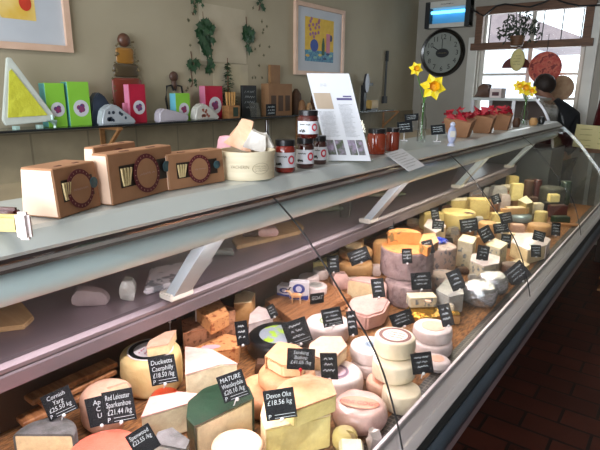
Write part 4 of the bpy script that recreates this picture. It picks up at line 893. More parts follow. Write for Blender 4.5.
def wpm(p):
    def q(y):
        v = Vector((p.x,y,p.z-EYE)); return F*(v.x*_ex.x+v.y*_ey.x+v.z*_ez.x)/(v.x*_ex.z+v.y*_ey.z+v.z*_ez.z)
    return (q(p.y+.01)-q(p.y-.01))/.02
RF = PI/2   # local x along the shelf (+Y), front faces the room
def carton(label,px,w,h,mb_,mside,d=.06,X=-2.78,yaw=0,sticker=True):
    p,s = sp(px,X); ww=w/wpm(p); hh=h/s; root = thing('gift_carton',p,RF+yaw,label,'gift box')
    MB().box((0,0,hh/2),(ww,d,hh)).bevel(.0015,1).build('carton',mb_,root)
    MB().box((-ww/2-.001,0,hh/2),(.002,d*.96,hh*.98)).build('side_panel',mside,root)
    if sticker:
        r=ww*.36; c=Vector((ww*.05,-d/2,hh*.40))
        fz=lambda v:c+Vector((v.x,-.0006-v.z,v.y))
        MB().prism([(r*math.cos(a),r*math.sin(a)) for a in [2*PI*k/24 for k in range(24)]],0,.0008).mapv(fz).build('round_sticker',M_paper,root)
        b=MB(); 
        for k,(dx,dy,rr) in enumerate(((-.3,.1,.3),(.15,.25,.32),(.2,-.15,.3),(-.1,-.3,.25))): b.prism([(r*(dx+rr*math.cos(a)),r*(dy+rr*math.sin(a))) for a in [2*PI*k/9 for k in range(9)]],.0009+k*.0001,.0013+k*.0001)
        b.mapv(fz).build('sticker_motif',mat('sticker_motif','#a82840','#3a3f78',60,.5),root)
    return root
M_teal=mat('teal_card','#5aa6a8',None,9,.5)
carton('left lime green gift box with round sticker, right behind the yellow wedge dish',56,19,42,M_green,M_teal)
carton('right lime green gift box with round sticker, left of the patterned dish',79,21,42,M_green,M_teal)
M_crim=mat('crimson_card','#b3163a','#a01030',8,.5); M_pinkc=mat('pink_card','#d77f9f',None,9,.5)
carton('crimson gift box behind the patterned dish, with pink side',137,16,37,M_crim,M_pinkc,X=-2.765,d=.05)
carton('small lime green gift box behind the white dish',181,14,26,M_green,mat('sky_card','#6fc0d8',None,9,.5),X=-2.79)
carton('crimson gift box right of the white triangular dish',212,17,31,M_crim,M_pinkc,X=-2.82)
p,s=sp(125,-2.80); tag(MB().box((0,0,.06),(.03,.02,.12)).bevel(.002,1).build('pink_tube',M_pinkc,loc=(p.x+.03,p.y-.01,p.z),rz=RF),'narrow pink box standing before the crimson box','gift box')
# yellow cheese-wedge dish leaning
p,s=sp(27,-2.74); root=thing('cheese_wedge_dish',p,RF,'large yellow cheese-wedge shaped dish with white rim standing on the shelf','dish')
k=1/s*1.05
tri=[(-21*k,9*k),(-10*k,64*k),(-7*k,64*k),(28*k,10*k),(22*k,6*k),(-19*k,4*k)]
b=MB(); b.extr([(u,v) for u,v in tri],'y',-.012,.012); b.bevel(.003,2).build('white_rim',mat('white_glaze','#c9cfc8',None,9,.2,coat=.5),root,smooth=True)
tri2=[(-17*k,11*k),(-10.5*k,52*k),(-8.5*k,54*k),(20*k,12*k)]
b=MB(); b.extr(tri2,'y',-.016,-.012); b.build('yellow_face',mat('yellow_glaze','#cfd04a','#c3c23e',16,.3,bump=.6,bscale=30),root)
b=MB(); b.tube([(24*k,-.01,12*k),(25*k,-.02,3*k),(18*k,-.03,7*k),(27*k,-.02,6*k),(26*k,-.01,0)],.008,8); rb_=mat('pale_ribbon','#a9c8c2',None,9,.3,coat=.5); b.build('ribbon',rb_,root,smooth=True)
for x_ in (-10,12): MB().box((x_*k,0,1.6*k),(.02,.04,3.2*k)).build('foot',rb_,root)
# patterned dish (blue & white)
def dish(label,px,w,h,m,X=-2.715,prof=None,deco=None,nm='butter_dish'):
    p,s=sp(px,X); root=thing(nm,p,RF,label,'dish'); k=1/s; w=w*s/wpm(p)
    P=prof or [(-.5,0),(-.5,.25),(-.42,.75),(-.2,1),(.0,.9),(.3,.45),(.5,.2),(.5,0)]
    b=MB(); b.extr([(u*w*k,v*h*k) for u,v in P],'y',-.03,.03); b.bevel(.008,3).build('cover',m,root,smooth=True)
    if deco:
        b=MB(); rnd=random.Random(px)
        for _ in range(9):
            u,v=rnd.uniform(-.3,.2)*w*k,rnd.uniform(.15,.6)*h*k; r=rnd.uniform(.04,.09)*w*k*.7
            b.prism([(u+r*math.cos(a)*rnd.uniform(.6,1.2),v+r*math.sin(a)) for a in [2*PI*q/7 for q in range(7)]],0,.001)
        b.mapv(lambda v:Vector((v.x,-.0308-v.z,v.y))).build('painted_pattern',deco,root)
    return root
M_navyg=mat('navy_glaze','#27303f','#3a4658',8,.3,coat=.5)
dish('large dark blue ceramic dish behind the white floral one',104,28,31,M_navyg,X=-2.795)
dish('white wedge dish with dark blue floral pattern',117,34,20,mat('white_blue_glaze','#a9b0b8',None,9,.25,coat=.5),deco=M_navyg)
dish('plain white long ceramic dish with loop handle',172,30,13,mat('lilac_glaze','#b9b3be',None,9,.25,coat=.5),prof=[(-.5,0),(-.48,.7),(-.35,1),(0,.8),(.5,.45),(.48,0)],nm='ceramic_dish')
dish('white triangular ceramic dish with small red crest, before the crimson box',205,24,16,mat('white_glaze2','#c6c4be',None,9,.25,coat=.5),deco=mat('crest','#8a4a3a',None,9,.5),nm='ceramic_dish')
# stacked ornament: cheese tower
p,s=sp(130,-2.86); root=thing('cheese_tower_ornament',p,0,'tall stacked ornament of red, dark and amber tiers with brown ball on top','ornament'); k=1/s
for nm,z0,z1,r,c1 in (('red_tier',0,42,17,'#7a3324'),('dark_tier',43,55,14,'#4a3d2a'),('amber_tier',55.5,70,10,'#9a6a28')):
    MB().sweep(rprof(r*k,(z1-z0)*k,.02),0,2*PI,c=(0,0,z0*k),seg=28).mapv(lambda v:Vector((v.x*.2,v.y,v.z))).build(nm,mat(nm,c1,None,9,.4),root,smooth=True)
MB().ell((0,0,77*k),(.03,6.5*k,6.5*k)).build('brown_ball',mat('ball_brown','#5b3a2c',None,9,.4),root,smooth=True)
b=MB(); rnd=random.Random(2)
for i in range(40):
    z=rnd.uniform(5,78)*k; y=rnd.choice((-1,1))*rnd.uniform(13,20)*k*(1.2-z/(110*k)); b.tube([(.0,y*.6,z),(.01,y,z+rnd.uniform(-4,6)*k)],.0016,4); b.ell((.01,y,z+rnd.uniform(-2,4)*k),(.004,.008,.006),6,4)
b.build('twig_spray',mat('dry_twig','#6a5c40',None,9,.7),root)
# decanter with handles
p,s=sp(176,-2.87); k=1/s; root=thing('wire_figure',p,RF,'dark curly wire ornament with brown head behind the small lime box','ornament')
b=MB(); 
for sg in (-1,1): b.tube([(sg*8*k,0,0),(sg*11*k,0,20*k),(sg*9*k,0,32*k),(sg*3*k,0,33*k),(sg*1*k,0,28*k)],.007,8)
b.build('curled_wire',M_dark,root,smooth=True); MB().ell((0,0,41*k),(5*k,.02,5*k)).ell((0,0,34*k),(3*k,.015,5*k)).build('figure_head',mat('figure_brown','#4d3328',None,9,.5),root,smooth=True)
# small conifer
p,s=sp(229,-2.85); k=1/s; root=thing('potted_conifer',p,0,'dark green conical mini fir behind the utensil box','plant')
b=MB(); rnd=random.Random(4)
for i in range(260):
    z=rnd.uniform(14,52)*k; f=1-(z/k-14)/42; a=rnd.uniform(0,2*PI); r=11*k*f*rnd.uniform(.3,1); c=Vector((math.cos(a)*r*.5,math.sin(a)*r,z)); d=Vector((math.cos(a)*.5,math.sin(a),-.3))*.03; w=Vector((-math.sin(a),math.cos(a),.4))*.008
    b.poly([c-w,c+d,c+w])
b.build('foliage',M_ivy,root); MB().tube([(0,0,0),(0,0,56*k)],[.012,.003],8).build('trunk',M_dwood,root)
p,s=sp(231,-2.74); k=1/s; root=thing('utensil_box',p,RF,'wooden box of small wooden tools on the shelf','box')
MB().box((0,0,6*k),(15*k,.07,12*k)).build('box',M_wood,root)
MB().box((2*k,-.036,6*k),(7*k,.002,9*k)).build('dark_label',mat('label_dkgreen','#26382c',None,9,.5),root)
for i,x in enumerate((-5,-1.5,2,5)): MB().tube([(x*k,0,12*k),(x*k*1.1,0,25*k)],[.006,.010],8).build('wooden_handle',mat('handle_wood','#b98a4a',None,9,.5),root,smooth=True)
# black framed board
p,s=sp(249,-2.78); k=1/s; root=thing('framed_notice',p,RF,'black framed chalk notice standing on the shelf','frame')
MB().box((0,0,15*k),(21*k,.02,30*k)).bevel(.003,1).build('frame',M_dark,root)
t=MB(); rnd=random.Random(8)
for i in range(4): scribble(t,lambda u,v:Vector((u,-.0115,v)),-7*k,7*k,(24-5*i)*k,2.6*k,.5*k,rnd)
t.build('chalk_lettering',mat('dim_chalk','#9aa0a0',None,9,.7),root)
p,s=sp(255,-2.70); k=1/s; tag(MB().box((0,0,7*k),(14*k,.004,14*k),rx=-.2).build('glass_plaque',M_cglass,loc=p,rz=RF),'small clear glass plaque leaning on the framed notice','plaque')
# cardboard pigeonhole box
p,s=sp(277,-2.80); k=1/s; root=thing('cardboard_display_box',p,RF,'brown cardboard display box with three window holes','box')
w_=36*k; h_=30*k
b=MB(); b.box((0,0,h_*.5),(w_,.08,h_)); b.build('box',mat('brown_card','#8f6a49','#835f40',9,.7),root)
b=MB()
for x in (-.3,0,.3): b.box((x*w_,-.041,h_*.38),(w_*.2,.003,h_*.5))
b.build('window_hole',mat('hole_dark','#4d382a',None,9,.7),root)
p2=Vector((p.x-.06,p.y+.05,p.z)); tag(MB().box((0,0,h_*.5+9*k),(15*k,.025,h_+18*k)).build('wooden_screen',mat('mid_wood','#8d6742','#7b5836',9,.6),loc=(-2.87,p2.y,p2.z),rz=RF),'upright brown wooden panel behind the cardboard display box','panel')
p,s=sp(271,-2.70); k=1/s; root=thing('shelf_sign',p,RF,'small black chalk sign standing before the cardboard display box','sign')
MB().box((0,0,6*k),(15*k,.006,11.5*k)).bevel(.002,1).build('card',M_card,root)
t=MB(); rnd=random.Random(18)
for i in range(3): scribble(t,lambda u,v:Vector((u,-.0036,v)),-5*k,5*k,(9-3*i)*k,1.8*k,.45*k,rnd)
t.build('writing',M_chalk,root)
# baskets / ornaments
for px,w,h,m,X,lb in ((296,12,24,'#4e3524',-2.84,'dark round woven basket left of the little wooden house'),(302,8,14,'#7a5535',-2.73,'brown basket in front of the dark round one'),(315,10,20,'#5d3f2b',-2.8,'slim brown pear-shaped ornament half behind the leaflets')):
    p,s=sp(px,X); k=1/s; tag(MB().sweep([(0,0),(w*.42*k,0),(w*.5*k,h*.4*k),(w*.4*k,h*.8*k),(w*.12*k,h*k),(0,h*k)],0,2*PI,seg=20).build('basket',mat('basket'+m,m,None,20,.7,bump=.6),loc=p,smooth=True),lb,'basket')
p,s=sp(309,-2.70); k=1/s; root=thing('bird_house',p,RF,'tiny pale wooden house ornament on the shelf','ornament')
b=MB(); b.extr([(-3*k,0),(3*k,0),(3*k,7*k),(0,11*k),(-3*k,7*k)],'y',-.015,.015); b.build('house',mat('house_wood','#a9845c',None,9,.6),root); MB().box((0,-.016,4*k),(2.4*k,.002,3*k)).build('doorway',M_dark,root)
# shelf end: black stand / slicer and wooden bowl
p,s=sp(372,-2.74); k=1/s; root=thing('wooden_block',p,RF,'small round-cornered wooden block at the far end of the shelf','block')
MB().box((0,0,6*k),(15*k,.07,8*k)).bevel(.01,2).build('block',mat('ochre_wood','#a98a4c','#98793d',9,.5),root,smooth=True); MB().box((0,0,1*k),(13*k,.06,2*k)).build('base',M_dark,root)
p,s=sp(363,-2.85); k=1/s; root=thing('kitchen_scale',p,RF,'dark grey dial scale standing behind the wooden block','scale')
b=MB(); b.box((0,0,12*k),(5*k,.04,24*k)); b.build('column',M_dark,root)
MB().sweep([(0,-.012),(9*k,-.012),(9*k,.012),(0,.012)],0,2*PI,seg=28).mapv(lambda v:Vector((v.x*.45,-v.z-.03,v.y+26*k))).build('dial',mat('dial_grey','#4d4d52',None,9,.3,metal=.5),root)
MB().box((8*k,0,25*k),(16*k,.03,3*k)).build('arm',M_dark,root)
# knife rack strip hanging on wall
q=atx(387,75,XW+.03); s=ppm(q); k=1/s; root=thing('hanging_utensil',(XW+.02,q.y,q.z),RF,'long black utensil hanging on the wall at the far end of the shelf','utensil')
b=MB(); b.box((0,0,18*k),(3.5*k,.02,10*k)); b.build('handle',M_dark,root); b=MB(); b.box((-.5*k,0,-5*k),(3*k,.008,38*k)); b.box((-1*k,0,-24*k),(7*k,.03,7*k)); b.build('blade',mat('dull_steel','#4a4d50',None,9,.4,metal=.5),root)
# lamp-like dark bottle below shelf
q=atx(267,128,-2.6); s=ppm(q); k=1/s
rt=thing('rear_worktop',(-2.62,1.6,0),0,'rear worktop along the left wall behind the counter','worktop')
MB().box((0,0,.88),(.53,4.6,.04)).build('top',M_dwood,rt); MB().box((0,0,.43),(.5,4.5,.86)).build('cabinet',M_white,rt)
root=thing('dark_bottle',(q.x,q.y,.9005),0,'dark brown bottle behind the wooden tub, under the shelf','bottle')
MB().sweep([(0,0),(.045,0),(.045,q.z-.9-.12),(.015,q.z-.9-.04),(.015,q.z-.9+.06),(0,q.z-.9+.06)],0,2*PI,seg=20).build('bottle_body',mat('bottle_brown','#2e1a14',None,9,.15,coat=.6),root,smooth=True)
# jars on the far side of the worktop
for i,(px,lb) in enumerate(((352,'dark jar on the rear worktop just right of the leaflet'),(366,'second dark jar on the rear worktop'))):
    pass
# ================================================================ WALL DECOR
def picture(label,cpx,w,h,cz,cy,draw):
    root=thing('framed_picture',(XW+.004,cy,cz),RF,label,'picture'); f=.035
    b=MB(); 
    for sx in (-1,1): b.box((sx*(w/2-f/2),-.014,0),(f,.028,h))
    for sz in (-1,1): b.box((0,-.014,sz*(h/2-f/2)),(w-2*f,.028,f))
    b.build('frame',M_lwood,root)
    MB().box((0,-.006,0),(w-2*f,.006,h-2*f)).build('mount',mat('picture_mount','#bfc4cc','#b6bbc4',3,.6),root)
    draw(root,w,h)
def shp(root,nm,pts,c,y=-.0105,c2=None,sc=20):
    b=MB(); b.extr([(u,v) for u,v in pts],'y',y-.0006,y); b.build(nm,mat('paint_'+nm+c,c,c2,sc,.6),root)
def circ(cx,cz,rx,rz,n=18): return [(cx+rx*math.cos(2*PI*k/n),cz+rz*math.sin(2*PI*k/n)) for k in range(n)]
def rectp(a,b,c,d): return [(a,c),(b,c),(b,d),(a,d)]
TL=atx(293,4,XW); BL=atx(292,76,XW); TRp=atx(343,8,XW); BRp=atx(339,75,XW)
cy=(TL.y+TRp.y)/2; w=abs(TRp.y-TL.y); zt=(TL.z+TRp.z)/2; zb=(BL.z+BRp.z)/2
def dr1(root,w,h):
    a,b_,c,d=-w*.30,w*.28,-h*.30,h*.32
    shp(root,'yellow_ground',rectp(a,b_,c,d),'#e0b93a',-.0095,'#d3a92c')
    shp(root,'blue_cloth',rectp(a,b_,c,c+h*.16),'#2c5c8c',-.0102,'#5fa0b0',60)
    shp(root,'blue_vase',circ(-w*.12,-h*.07,w*.08,h*.09),'#2b4a9c',-.011)
    for i,(u,v) in enumerate(((-.2,.15),(-.15,.22),(-.1,.18),(-.2,.08),(-.1,.1),(-.03,.2),(-.04,.12),(-.15,.1),(-.2,.26),(-.18,.3),(-.04,.26),(-.03,.29),(-.22,.2),(-.13,.05),(-.08,.23))): shp(root,'pink_bloom',circ(w*u,h*v,w*.022,h*.026,7),'#a06a8c',-.0114)
    shp(root,'green_bottle',rectp(w*.03,w*.09,-h*.2,-h*.02)[:2]+[(w*.09,-h*.05),(w*.07,h*.05),(w*.05,h*.05),(w*.03,-h*.05)],'#24502c',-.0118)
    for u,v,c_ in ((-.25,-.22,'#d9b24a'),(-.1,-.24,'#7fb0a8'),(.1,-.25,'#1f3f70'),(.22,-.2,'#8fc0b0'),(0,-.2,'#d0c060'),(-.2,-.15,'#7fb0a8'),(.16,-.18,'#1f3f70')): shp(root,'cloth_patch',circ(w*u,h*v,w*.04,h*.02,7),c_,-.0107)
    shp(root,'pink_jug',rectp(w*.12,w*.2,-h*.16,h*.12),'#c7788a',-.0118)
    shp(root,'dark_handle',circ(w*.22,h*.06,w*.03,h*.05),'#3a3a55',-.0112)
picture('framed still life of flowers and bottles in pale wood frame',0,w,zt-zb,(zt+zb)/2,cy,dr1)
BR=atx(71,53,XW); hL=zt-zb
wL=.95; hL=.78
def dr2(root,w,h):
    o=w/2; z=-h/2
    shp(root,'yellow_table',rectp(o-.60,o-.185,z+.15,z+.62),'#d9b24a',-.0095,'#e6cf8a',6)
    shp(root,'green_leaves',rectp(o-.58,o-.44,z+.18,z+.5),'#3d5c4a',-.0105,'#6f8f7c',60)
    shp(root,'dark_bowl',[(o-.46,z+.36),(o-.42,z+.27),(o-.30,z+.26),(o-.24,z+.34),(o-.24,z+.37)],'#23283a',-.011)
    shp(root,'orange_fruit',rectp(o-.44,o-.26,z+.345,z+.42),'#d97a48',-.0114)
    shp(root,'white_stripe',[(o-.42,z+.15),(o-.36,z+.15),(o-.42,z+.25),(o-.46,z+.25)],'#d9cfa8',-.0112)
    shp(root,'red_fruit',circ(o-.235,z+.235,.032,.04),'#c23a24',-.0114)
picture('larger framed still life at the upper left, yellow table and red fruit',0,wL,hL,BR.z+hL/2,BR.y-wL/2,dr2)
# pale panels on the wall
for a,c,lb in (((198,2),(246,64),'pale grey fabric panel on the wall between the ivy sprays'),((212,63),(248,93),'smaller pale cream paper on the wall above the utensil box')):
    A=atx(a[0],a[1],XW); B2=atx(c[0],c[1],XW); b=MB().box((.003,0,0),(.003,abs(B2.y-A.y),abs(A.z-B2.z))); tag(b.build('wall_panel',mat('panel_'+str(a[0]),'#b6ab96' if a[0]==198 else '#c0b699','#aca18c',5,.8),loc=(XW+.0015,(A.y+B2.y)/2,(A.z+B2.z)/2)),lb,'panel')
def leaf(mb,c,r,rot,nx=.6):
    P=[]
    for k,(a,q) in enumerate(((90,1.1),(60,.5),(20,.85),(-25,.45),(-60,.7),(-90,.35),(-120,.7),(-155,.45),(160,.85),(120,.5))):
        t=math.radians(a)+rot; P.append(c+Vector((abs(math.sin(t*3))*r*.15,math.cos(t)*r*q,math.sin(t)*r*q)))
    mb.poly(P)
for i,(cx,cy_,wx,wy,n,rr,lb) in enumerate(((206,37,9,16,52,6.6,'large green ivy spray hanging left of the pale panel'),(249,38,6,12,26,6,'green ivy spray hanging right of the pale panel'),(196,7,8,7,7,4,'small ivy tip at the top of the wall, left one'),(262,4,6,6,6,4,'small ivy tip at the top of the wall, right one'),(209,64,3,9,8,6,'narrow ivy tail below the large spray'),(194,65,5,5,6,6,'little ivy sprig left of the narrow tail'),(194,83,4,4,3,4,'lowest ivy sprig above the white triangular dish'))):
    c=atx(cx,cy_,XW+.03); s=ppm(c); k=1/s; rnd=random.Random(i+70); root=thing('ivy_spray',(XW+.003,c.y,c.z),0,lb,'ivy','ivy sprays on the left wall')
    b=MB()
    for j in range(n):
        a=rnd.uniform(0,2*PI); q=math.sqrt(rnd.random()); yy=q*math.cos(a)*wx; zz=q*math.sin(a)*wy; yy*=(1+.4*zz/wy)
        leaf(b,Vector((rnd.uniform(.004,.045),yy*k,zz*k)),rr*k*rnd.uniform(.7,1.1),rnd.uniform(2.4,3.9))
    b.build('leaves',M_ivy,root)
    MB().tube([(0.0,0,(wy+8)*k),(.004,1*k,0),(.0,-1*k,-wy*k)],.004,6).build('vine',M_dwood,root)
for i in range(22):
    rnd=random.Random(i+300); px=rnd.uniform(252,270) if i<14 else rnd.uniform(186,196); py=rnd.uniform(8,80) if i<14 else rnd.uniform(10,95)
    c=atx(px,py,XW+.0002); b=MB(); q_=2.0/ppm(c); t_=rnd.uniform(0,6); b.extr([(q_*f*math.cos(t_+a),q_*f*math.sin(t_+a)) for a,f in ((0,1.2),(.7,.5),(1.6,.8),(2.4,.45),(3.14,.9),(3.9,.45),(4.7,.8),(5.6,.5))],'x',-.004,.0015); tag(b.build('painted_leaf',mat('faded_leaf','#6b6650','#5c5a44',20,.8),loc=c),'tiny faded leaf on the left wall near the ivy sprays','leaf','faded leaves on the wall')
# ================================================================ FAR WALL DECOR
# clock
cc=aty(442,53,YF-.03); s=ppm(cc); R=.275
root=thing('wall_clock',(cc.x,YF-.002,cc.z),0,'large round black-rimmed wall clock with dark oval centre plate','clock')
yx=lambda v:Vector((v.x,-v.z,v.y))
MB().sweep([(R*.84,0),(R,0),(R,.03),(R*.93,.055),(R*.84,.045)],0,2*PI,seg=48).mapv(yx).build('rim',mat('clock_rim','#14110f',None,9,.25,coat=.5),root,smooth=True)
MB().sweep([(0,0),(R*.85,0),(R*.85,.02),(0,.02)],0,2*PI,seg=40).mapv(yx).build('dial',mat('clock_dial','#8d918b','#83877f',5,.6),root)
MB().prism(circ(0,0,R*.30,R*.19,28),.0202,.024).mapv(yx).build('centre_plate',M_dark,root)
for n in range(1,13):
    a=PI/2-2*PI*n/12; t=MB(); add_text(t,str(n),.08,lambda u,v:Vector((u,-.0215,v)),R*.66*math.cos(a),R*.66*math.sin(a),shear=0); t.build('numeral',M_ink,root)
b=MB(); b.box((-.006,-.0255,R*.30),(.008,.002,R*.58)); b.build('minute_hand',M_dark,root); b=MB(); b.box((-R*.22,-.027,R*.14),(R*.5,.002,.012),ry=.55); b.build('hour_hand',M_dark,root)
t=MB(); scribble(t,lambda u,v:Vector((u,-.0245,v)),-R*.2,R*.2,0,.012,.003,random.Random(1)); t.build('plate_lettering',mat('plate_gold','#8c7c50',None,9,.5),root)
# insect killer
A=aty(427,3,YF-.1); B2=aty(470,26,YF-.1); root=thing('insect_killer_lamp',((A.x+B2.x)/2,YF-.001,(A.z+B2.z)/2),0,'white wall insect lamp with glowing blue tube and black ends','lamp')
w=abs(B2.x-A.x); h=abs(A.z-B2.z)
b=MB(); b.box((0,-.02,0),(w,.04,h)); b.box((0,-.08,h*.38),(w,.1,h*.24)); b.box((0,-.08,-h*.42),(w,.1,h*.16)); b.build('housing',M_white,root)
for sx in (-1,1): MB().box((sx*(w/2-.03 if sx>0 else w/2-.03),-.08,0),(.06,.11,h)).bevel(.004,1).build('end_cap',M_dark,root)
MB().tube([(-w/2+.06,-.085,h*.1),(w/2-.06,-.085,h*.1)],.018,12).build('uv_tube',mat('uv_glow','#7ad4ff','#7ad4ff',2,emit=2.2),root)
MB().box((0,-.043,-.02),(w-.12,.006,h*.6)).build('reflector',mat('uv_reflector','#6fc4f0','#5fb4e8',3,.3,emit=.0),root)
t=MB(); scribble(t,lambda u,v:Vector((u,-.1305,v)),-w*.15,w*.12,h*.38,.012,.004,random.Random(3)); t.build('maker_mark',M_ink,root)
cpts=[aty(x,y,YF-(.18 if x<475 else .1)) for x,y in ((470,8),(478,13),(484,16),(496,6),(505,4),(520,6),(530,7),(545,2),(552,-2),(566,3),(580,6),(602,5))]
tag(MB().tube([p for p in cpts],.009,6).build('wall_cable',M_dark),'black cable drooping along the top of the window','cable')
# hanging plant
c=aty(518,34,YF-.25); root=thing('hanging_plant',c,0,'dark leafy plant on the window bar','plant'); b=MB(); rnd=random.Random(11)
for i in range(170):
    a=rnd.uniform(0,2*PI); q=rnd.random()**.5; cx=Vector((math.cos(a)*.22*q,rnd.uniform(-.08,.08),abs(math.sin(a))*.22*q+rnd.uniform(-.1,.02))); r=.028; th=rnd.uniform(0,6); d=Vector((math.cos(th),rnd.uniform(-.4,.4),math.sin(th)))*r; w2=Vector((-d.z,0,d.x))*.35
    b.poly([cx-d,cx+w2,cx+d,cx-w2])
for i in range(10): a=rnd.uniform(.4,2.7); b.tube([(0,0,-.05),(math.cos(a)*.2,0,math.sin(a)*.22)],.004,5)
b.build('foliage',mat('dark_leaf','#26331f','#1c2818',20,.6),root)
MB().sweep([(0,-.12),(.06,-.12),(.08,-.02),(.0,-.02)],0,2*PI,seg=18).build('pot',M_dwood,root,smooth=True); b=MB(); b.box((0,.09,-.14),(.04,.24,.02)); b.build('bracket',M_dwood,root)
# fans & egg
c=aty(545,68,YF-.12); root=thing('red_fan',c,0,'round red patterned paper fan hanging in the window','fan')
MB().sweep([(0,0),(.165,0),(.165,.006),(0,.006)],0,2*PI,seg=36).mapv(yx).build('disc',mat('fan_red','#a8302a','#c86a50',18,.6,spots='#7a1a1a',sthr=.56,sscale=20),root); MB().tube([(0,.0,.165),(0,0,.34)],.003,6).build('string',M_dark,root)
c=aty(516,68,YF-.10); root=thing('dark_red_fan',c,0,'half-round dark red fan hanging left of the cream egg','fan')
MB().prism([(.15*math.cos(a),.12*math.sin(a)) for a in [PI*k/16 for k in range(17)]],0,.006).mapv(yx).build('disc',mat('fan_dark','#541c1c','#6b2a24',10,.6),root); MB().tube([(0,-.003,.11),(0,-.003,.30)],.003,6).build('string',M_dark,root)
c=aty(517.5,60,YF-.42); root=thing('hanging_egg',c,0,'cream egg-shaped decoration hanging before the window','decoration')
MB().ell((0,0,0),(.072,.02,.11),24,14).build('egg',mat('egg_cream','#cfc488','#c4b87a',14,.6),root,smooth=True); MB().tube([(0,0,.11),(0,0,.16)],.002,6).build('string',M_dark,root)
t=MB(); rnd=random.Random(33)
for k in range(4): scribble(t,lambda u,v:Vector((u,-.0215,v)),-.035,.035,.04-.028*k,.01,.003,rnd)
t.build('writing',mat('egg_ink','#8a8458',None,9,.6),root)
c=aty(556,92,YF-.1); root=thing('round_tray',c+Vector((.04,0,.04)),0,'tan round patterned tray behind the person at the window','tray'); MB().sweep([(0,0),(.13,0),(.13,.01),(0,.01)],0,2*PI,seg=30).mapv(yx).build('disc',mat('tray_tan','#8c6a4c','#a08060',20,.6),root); MB().box((0,.04,-.13),(.05,.1,.02)).build('bracket',M_dwood,root)
# ================================================================ TALL CABINET BEHIND THE COUNTER END
yc0,yc1=4.98,5.55
xl=aty(471,98,yc0).x; xr=aty(537,100,yc0).x; zc_=aty(505,98,yc0).z
root=thing('upright_cabinet',((xl+xr)/2,(yc0+yc1)/2,0),0,'taller glass display cabinet beyond the end of the counter','cabinet'); ox=-(xl+xr)/2; oy=-(yc0+yc1)/2
def cc_(b): return b.mapv(lambda v:v+Vector((ox,oy,0)))
cc_(MB().box(((xl+xr)/2,(yc0+yc1)/2,.55),(xr-xl+.35,yc1-yc0,1.1))).build('base',mat('cab_base','#5c5f60',None,5,.4),root)
cc_(MB().box(((xl+xr)/2,(yc0+yc1)/2,zc_-.012),(xr-xl,yc1-yc0,.024))).build('top',M_ledge,root)
for x_,y_ in ((xl+.02,yc0+.01),(xl+.02,yc1-.01),((xl+xr)/2+.1,yc0+.01)): cc_(MB().box((x_,y_,(1.1+zc_-.024)/2),(.03,.02,zc_-.024-1.1))).build('post',M_alu,root)
E=[(xr,zc_-.004),(xr+.085,zc_-.11),(xr+.15,zc_-.25),(xr+.19,zc_-.42)]; E=smoothp(E,4)
b=MB(); b.extr(E+thick(E,.008)[::-1],'y',yc0,yc1); cc_(b).build('curved_glass',M_cglass,root,smooth=True)
b=MB(); b.extr(thick(E,-.003)+thick(E,.016)[::-1],'y',yc0-.012,yc0); cc_(b).build('glass_edge',M_alu,root)
cc_(MB().box(((xl+xr)/2,yc1-.01,(1.1+zc_)/2-.012),(xr-xl,.015,zc_-1.13))).build('back_panel',M_brownm,root)
# things on top of it
for i,(px,py,w,h,m,lb) in enumerate(((482,97,16,13,'brown','dark brown furry heap on top of the cabinet'),(492,97,11,9,'whiter','white box with dark red print on top of the cabinet'))):
    p=aty(px,py,yc0+.15); s=ppm(p); b=MB().box((0,0,h/s/2),(w/s,.14,h/s)).sub(3)
    if i==0: b.mapv(lambda v:Vector((v.x*(1-.5*v.z/(h/s)),v.y*(1-.4*v.z/(h/s)),v.z))); b.rough(.02,30,3); b.mapv(lambda v:Vector((v.x,v.y,max(0,v.z))))
    o=b.build('cabinet_top_item',CH[m],loc=(p.x-(.03 if i==0 else -.05),yc0+.15+(.16 if i==0 else 0),zc_+.0005),smooth=(i==0)); tag(o,lb,'ornament')
    if i: MB().box((0,-.0708,h/s*.4),(w/s*.6,.001,h/s*.4)).build('print',mat('print_dkred','#4a1a26',None,9,.5),o)
# ================================================================ PERSON
yp=5.82
hd=aty(542,90,yp)
PX=-1.10
P=thing('person',(PX,yp,0),0,'person with short dark hair in a black top with white collar, bent to the left','person')
def skin(name,joints,edges,m,root_i=0,sub=2):
    me=bpy.data.meshes.new(name); me.from_pydata([j[0] for j in joints],edges,[]); o=bpy.data.objects.new(name,me); col.objects.link(o)
    md=o.modifiers.new('s','SKIN'); 
    for i,j in enumerate(joints): me.skin_vertices[0].data[i].radius=(j[1],j[1] if len(j)<3 else j[2])
    me.skin_vertices[0].data[root_i].use_root=True
    o.modifiers.new('u','SUBSURF').levels=sub; o.modifiers['u'].render_levels=sub
    dg=bpy.context.evaluated_depsgraph_get(); m2=bpy.data.meshes.new_from_object(o.evaluated_get(dg)); m2.name=name
    bpy.data.objects.remove(o); m2.materials.clear(); m2.materials.append(m); m2.shade_smooth()
    o=bpy.data.objects.new(name,m2); col.objects.link(o); o.parent=P; return o
hx_=hd.x-PX; hz=hd.z
M_skin=mat('skin','#8d6450','#855c48',9,.5)
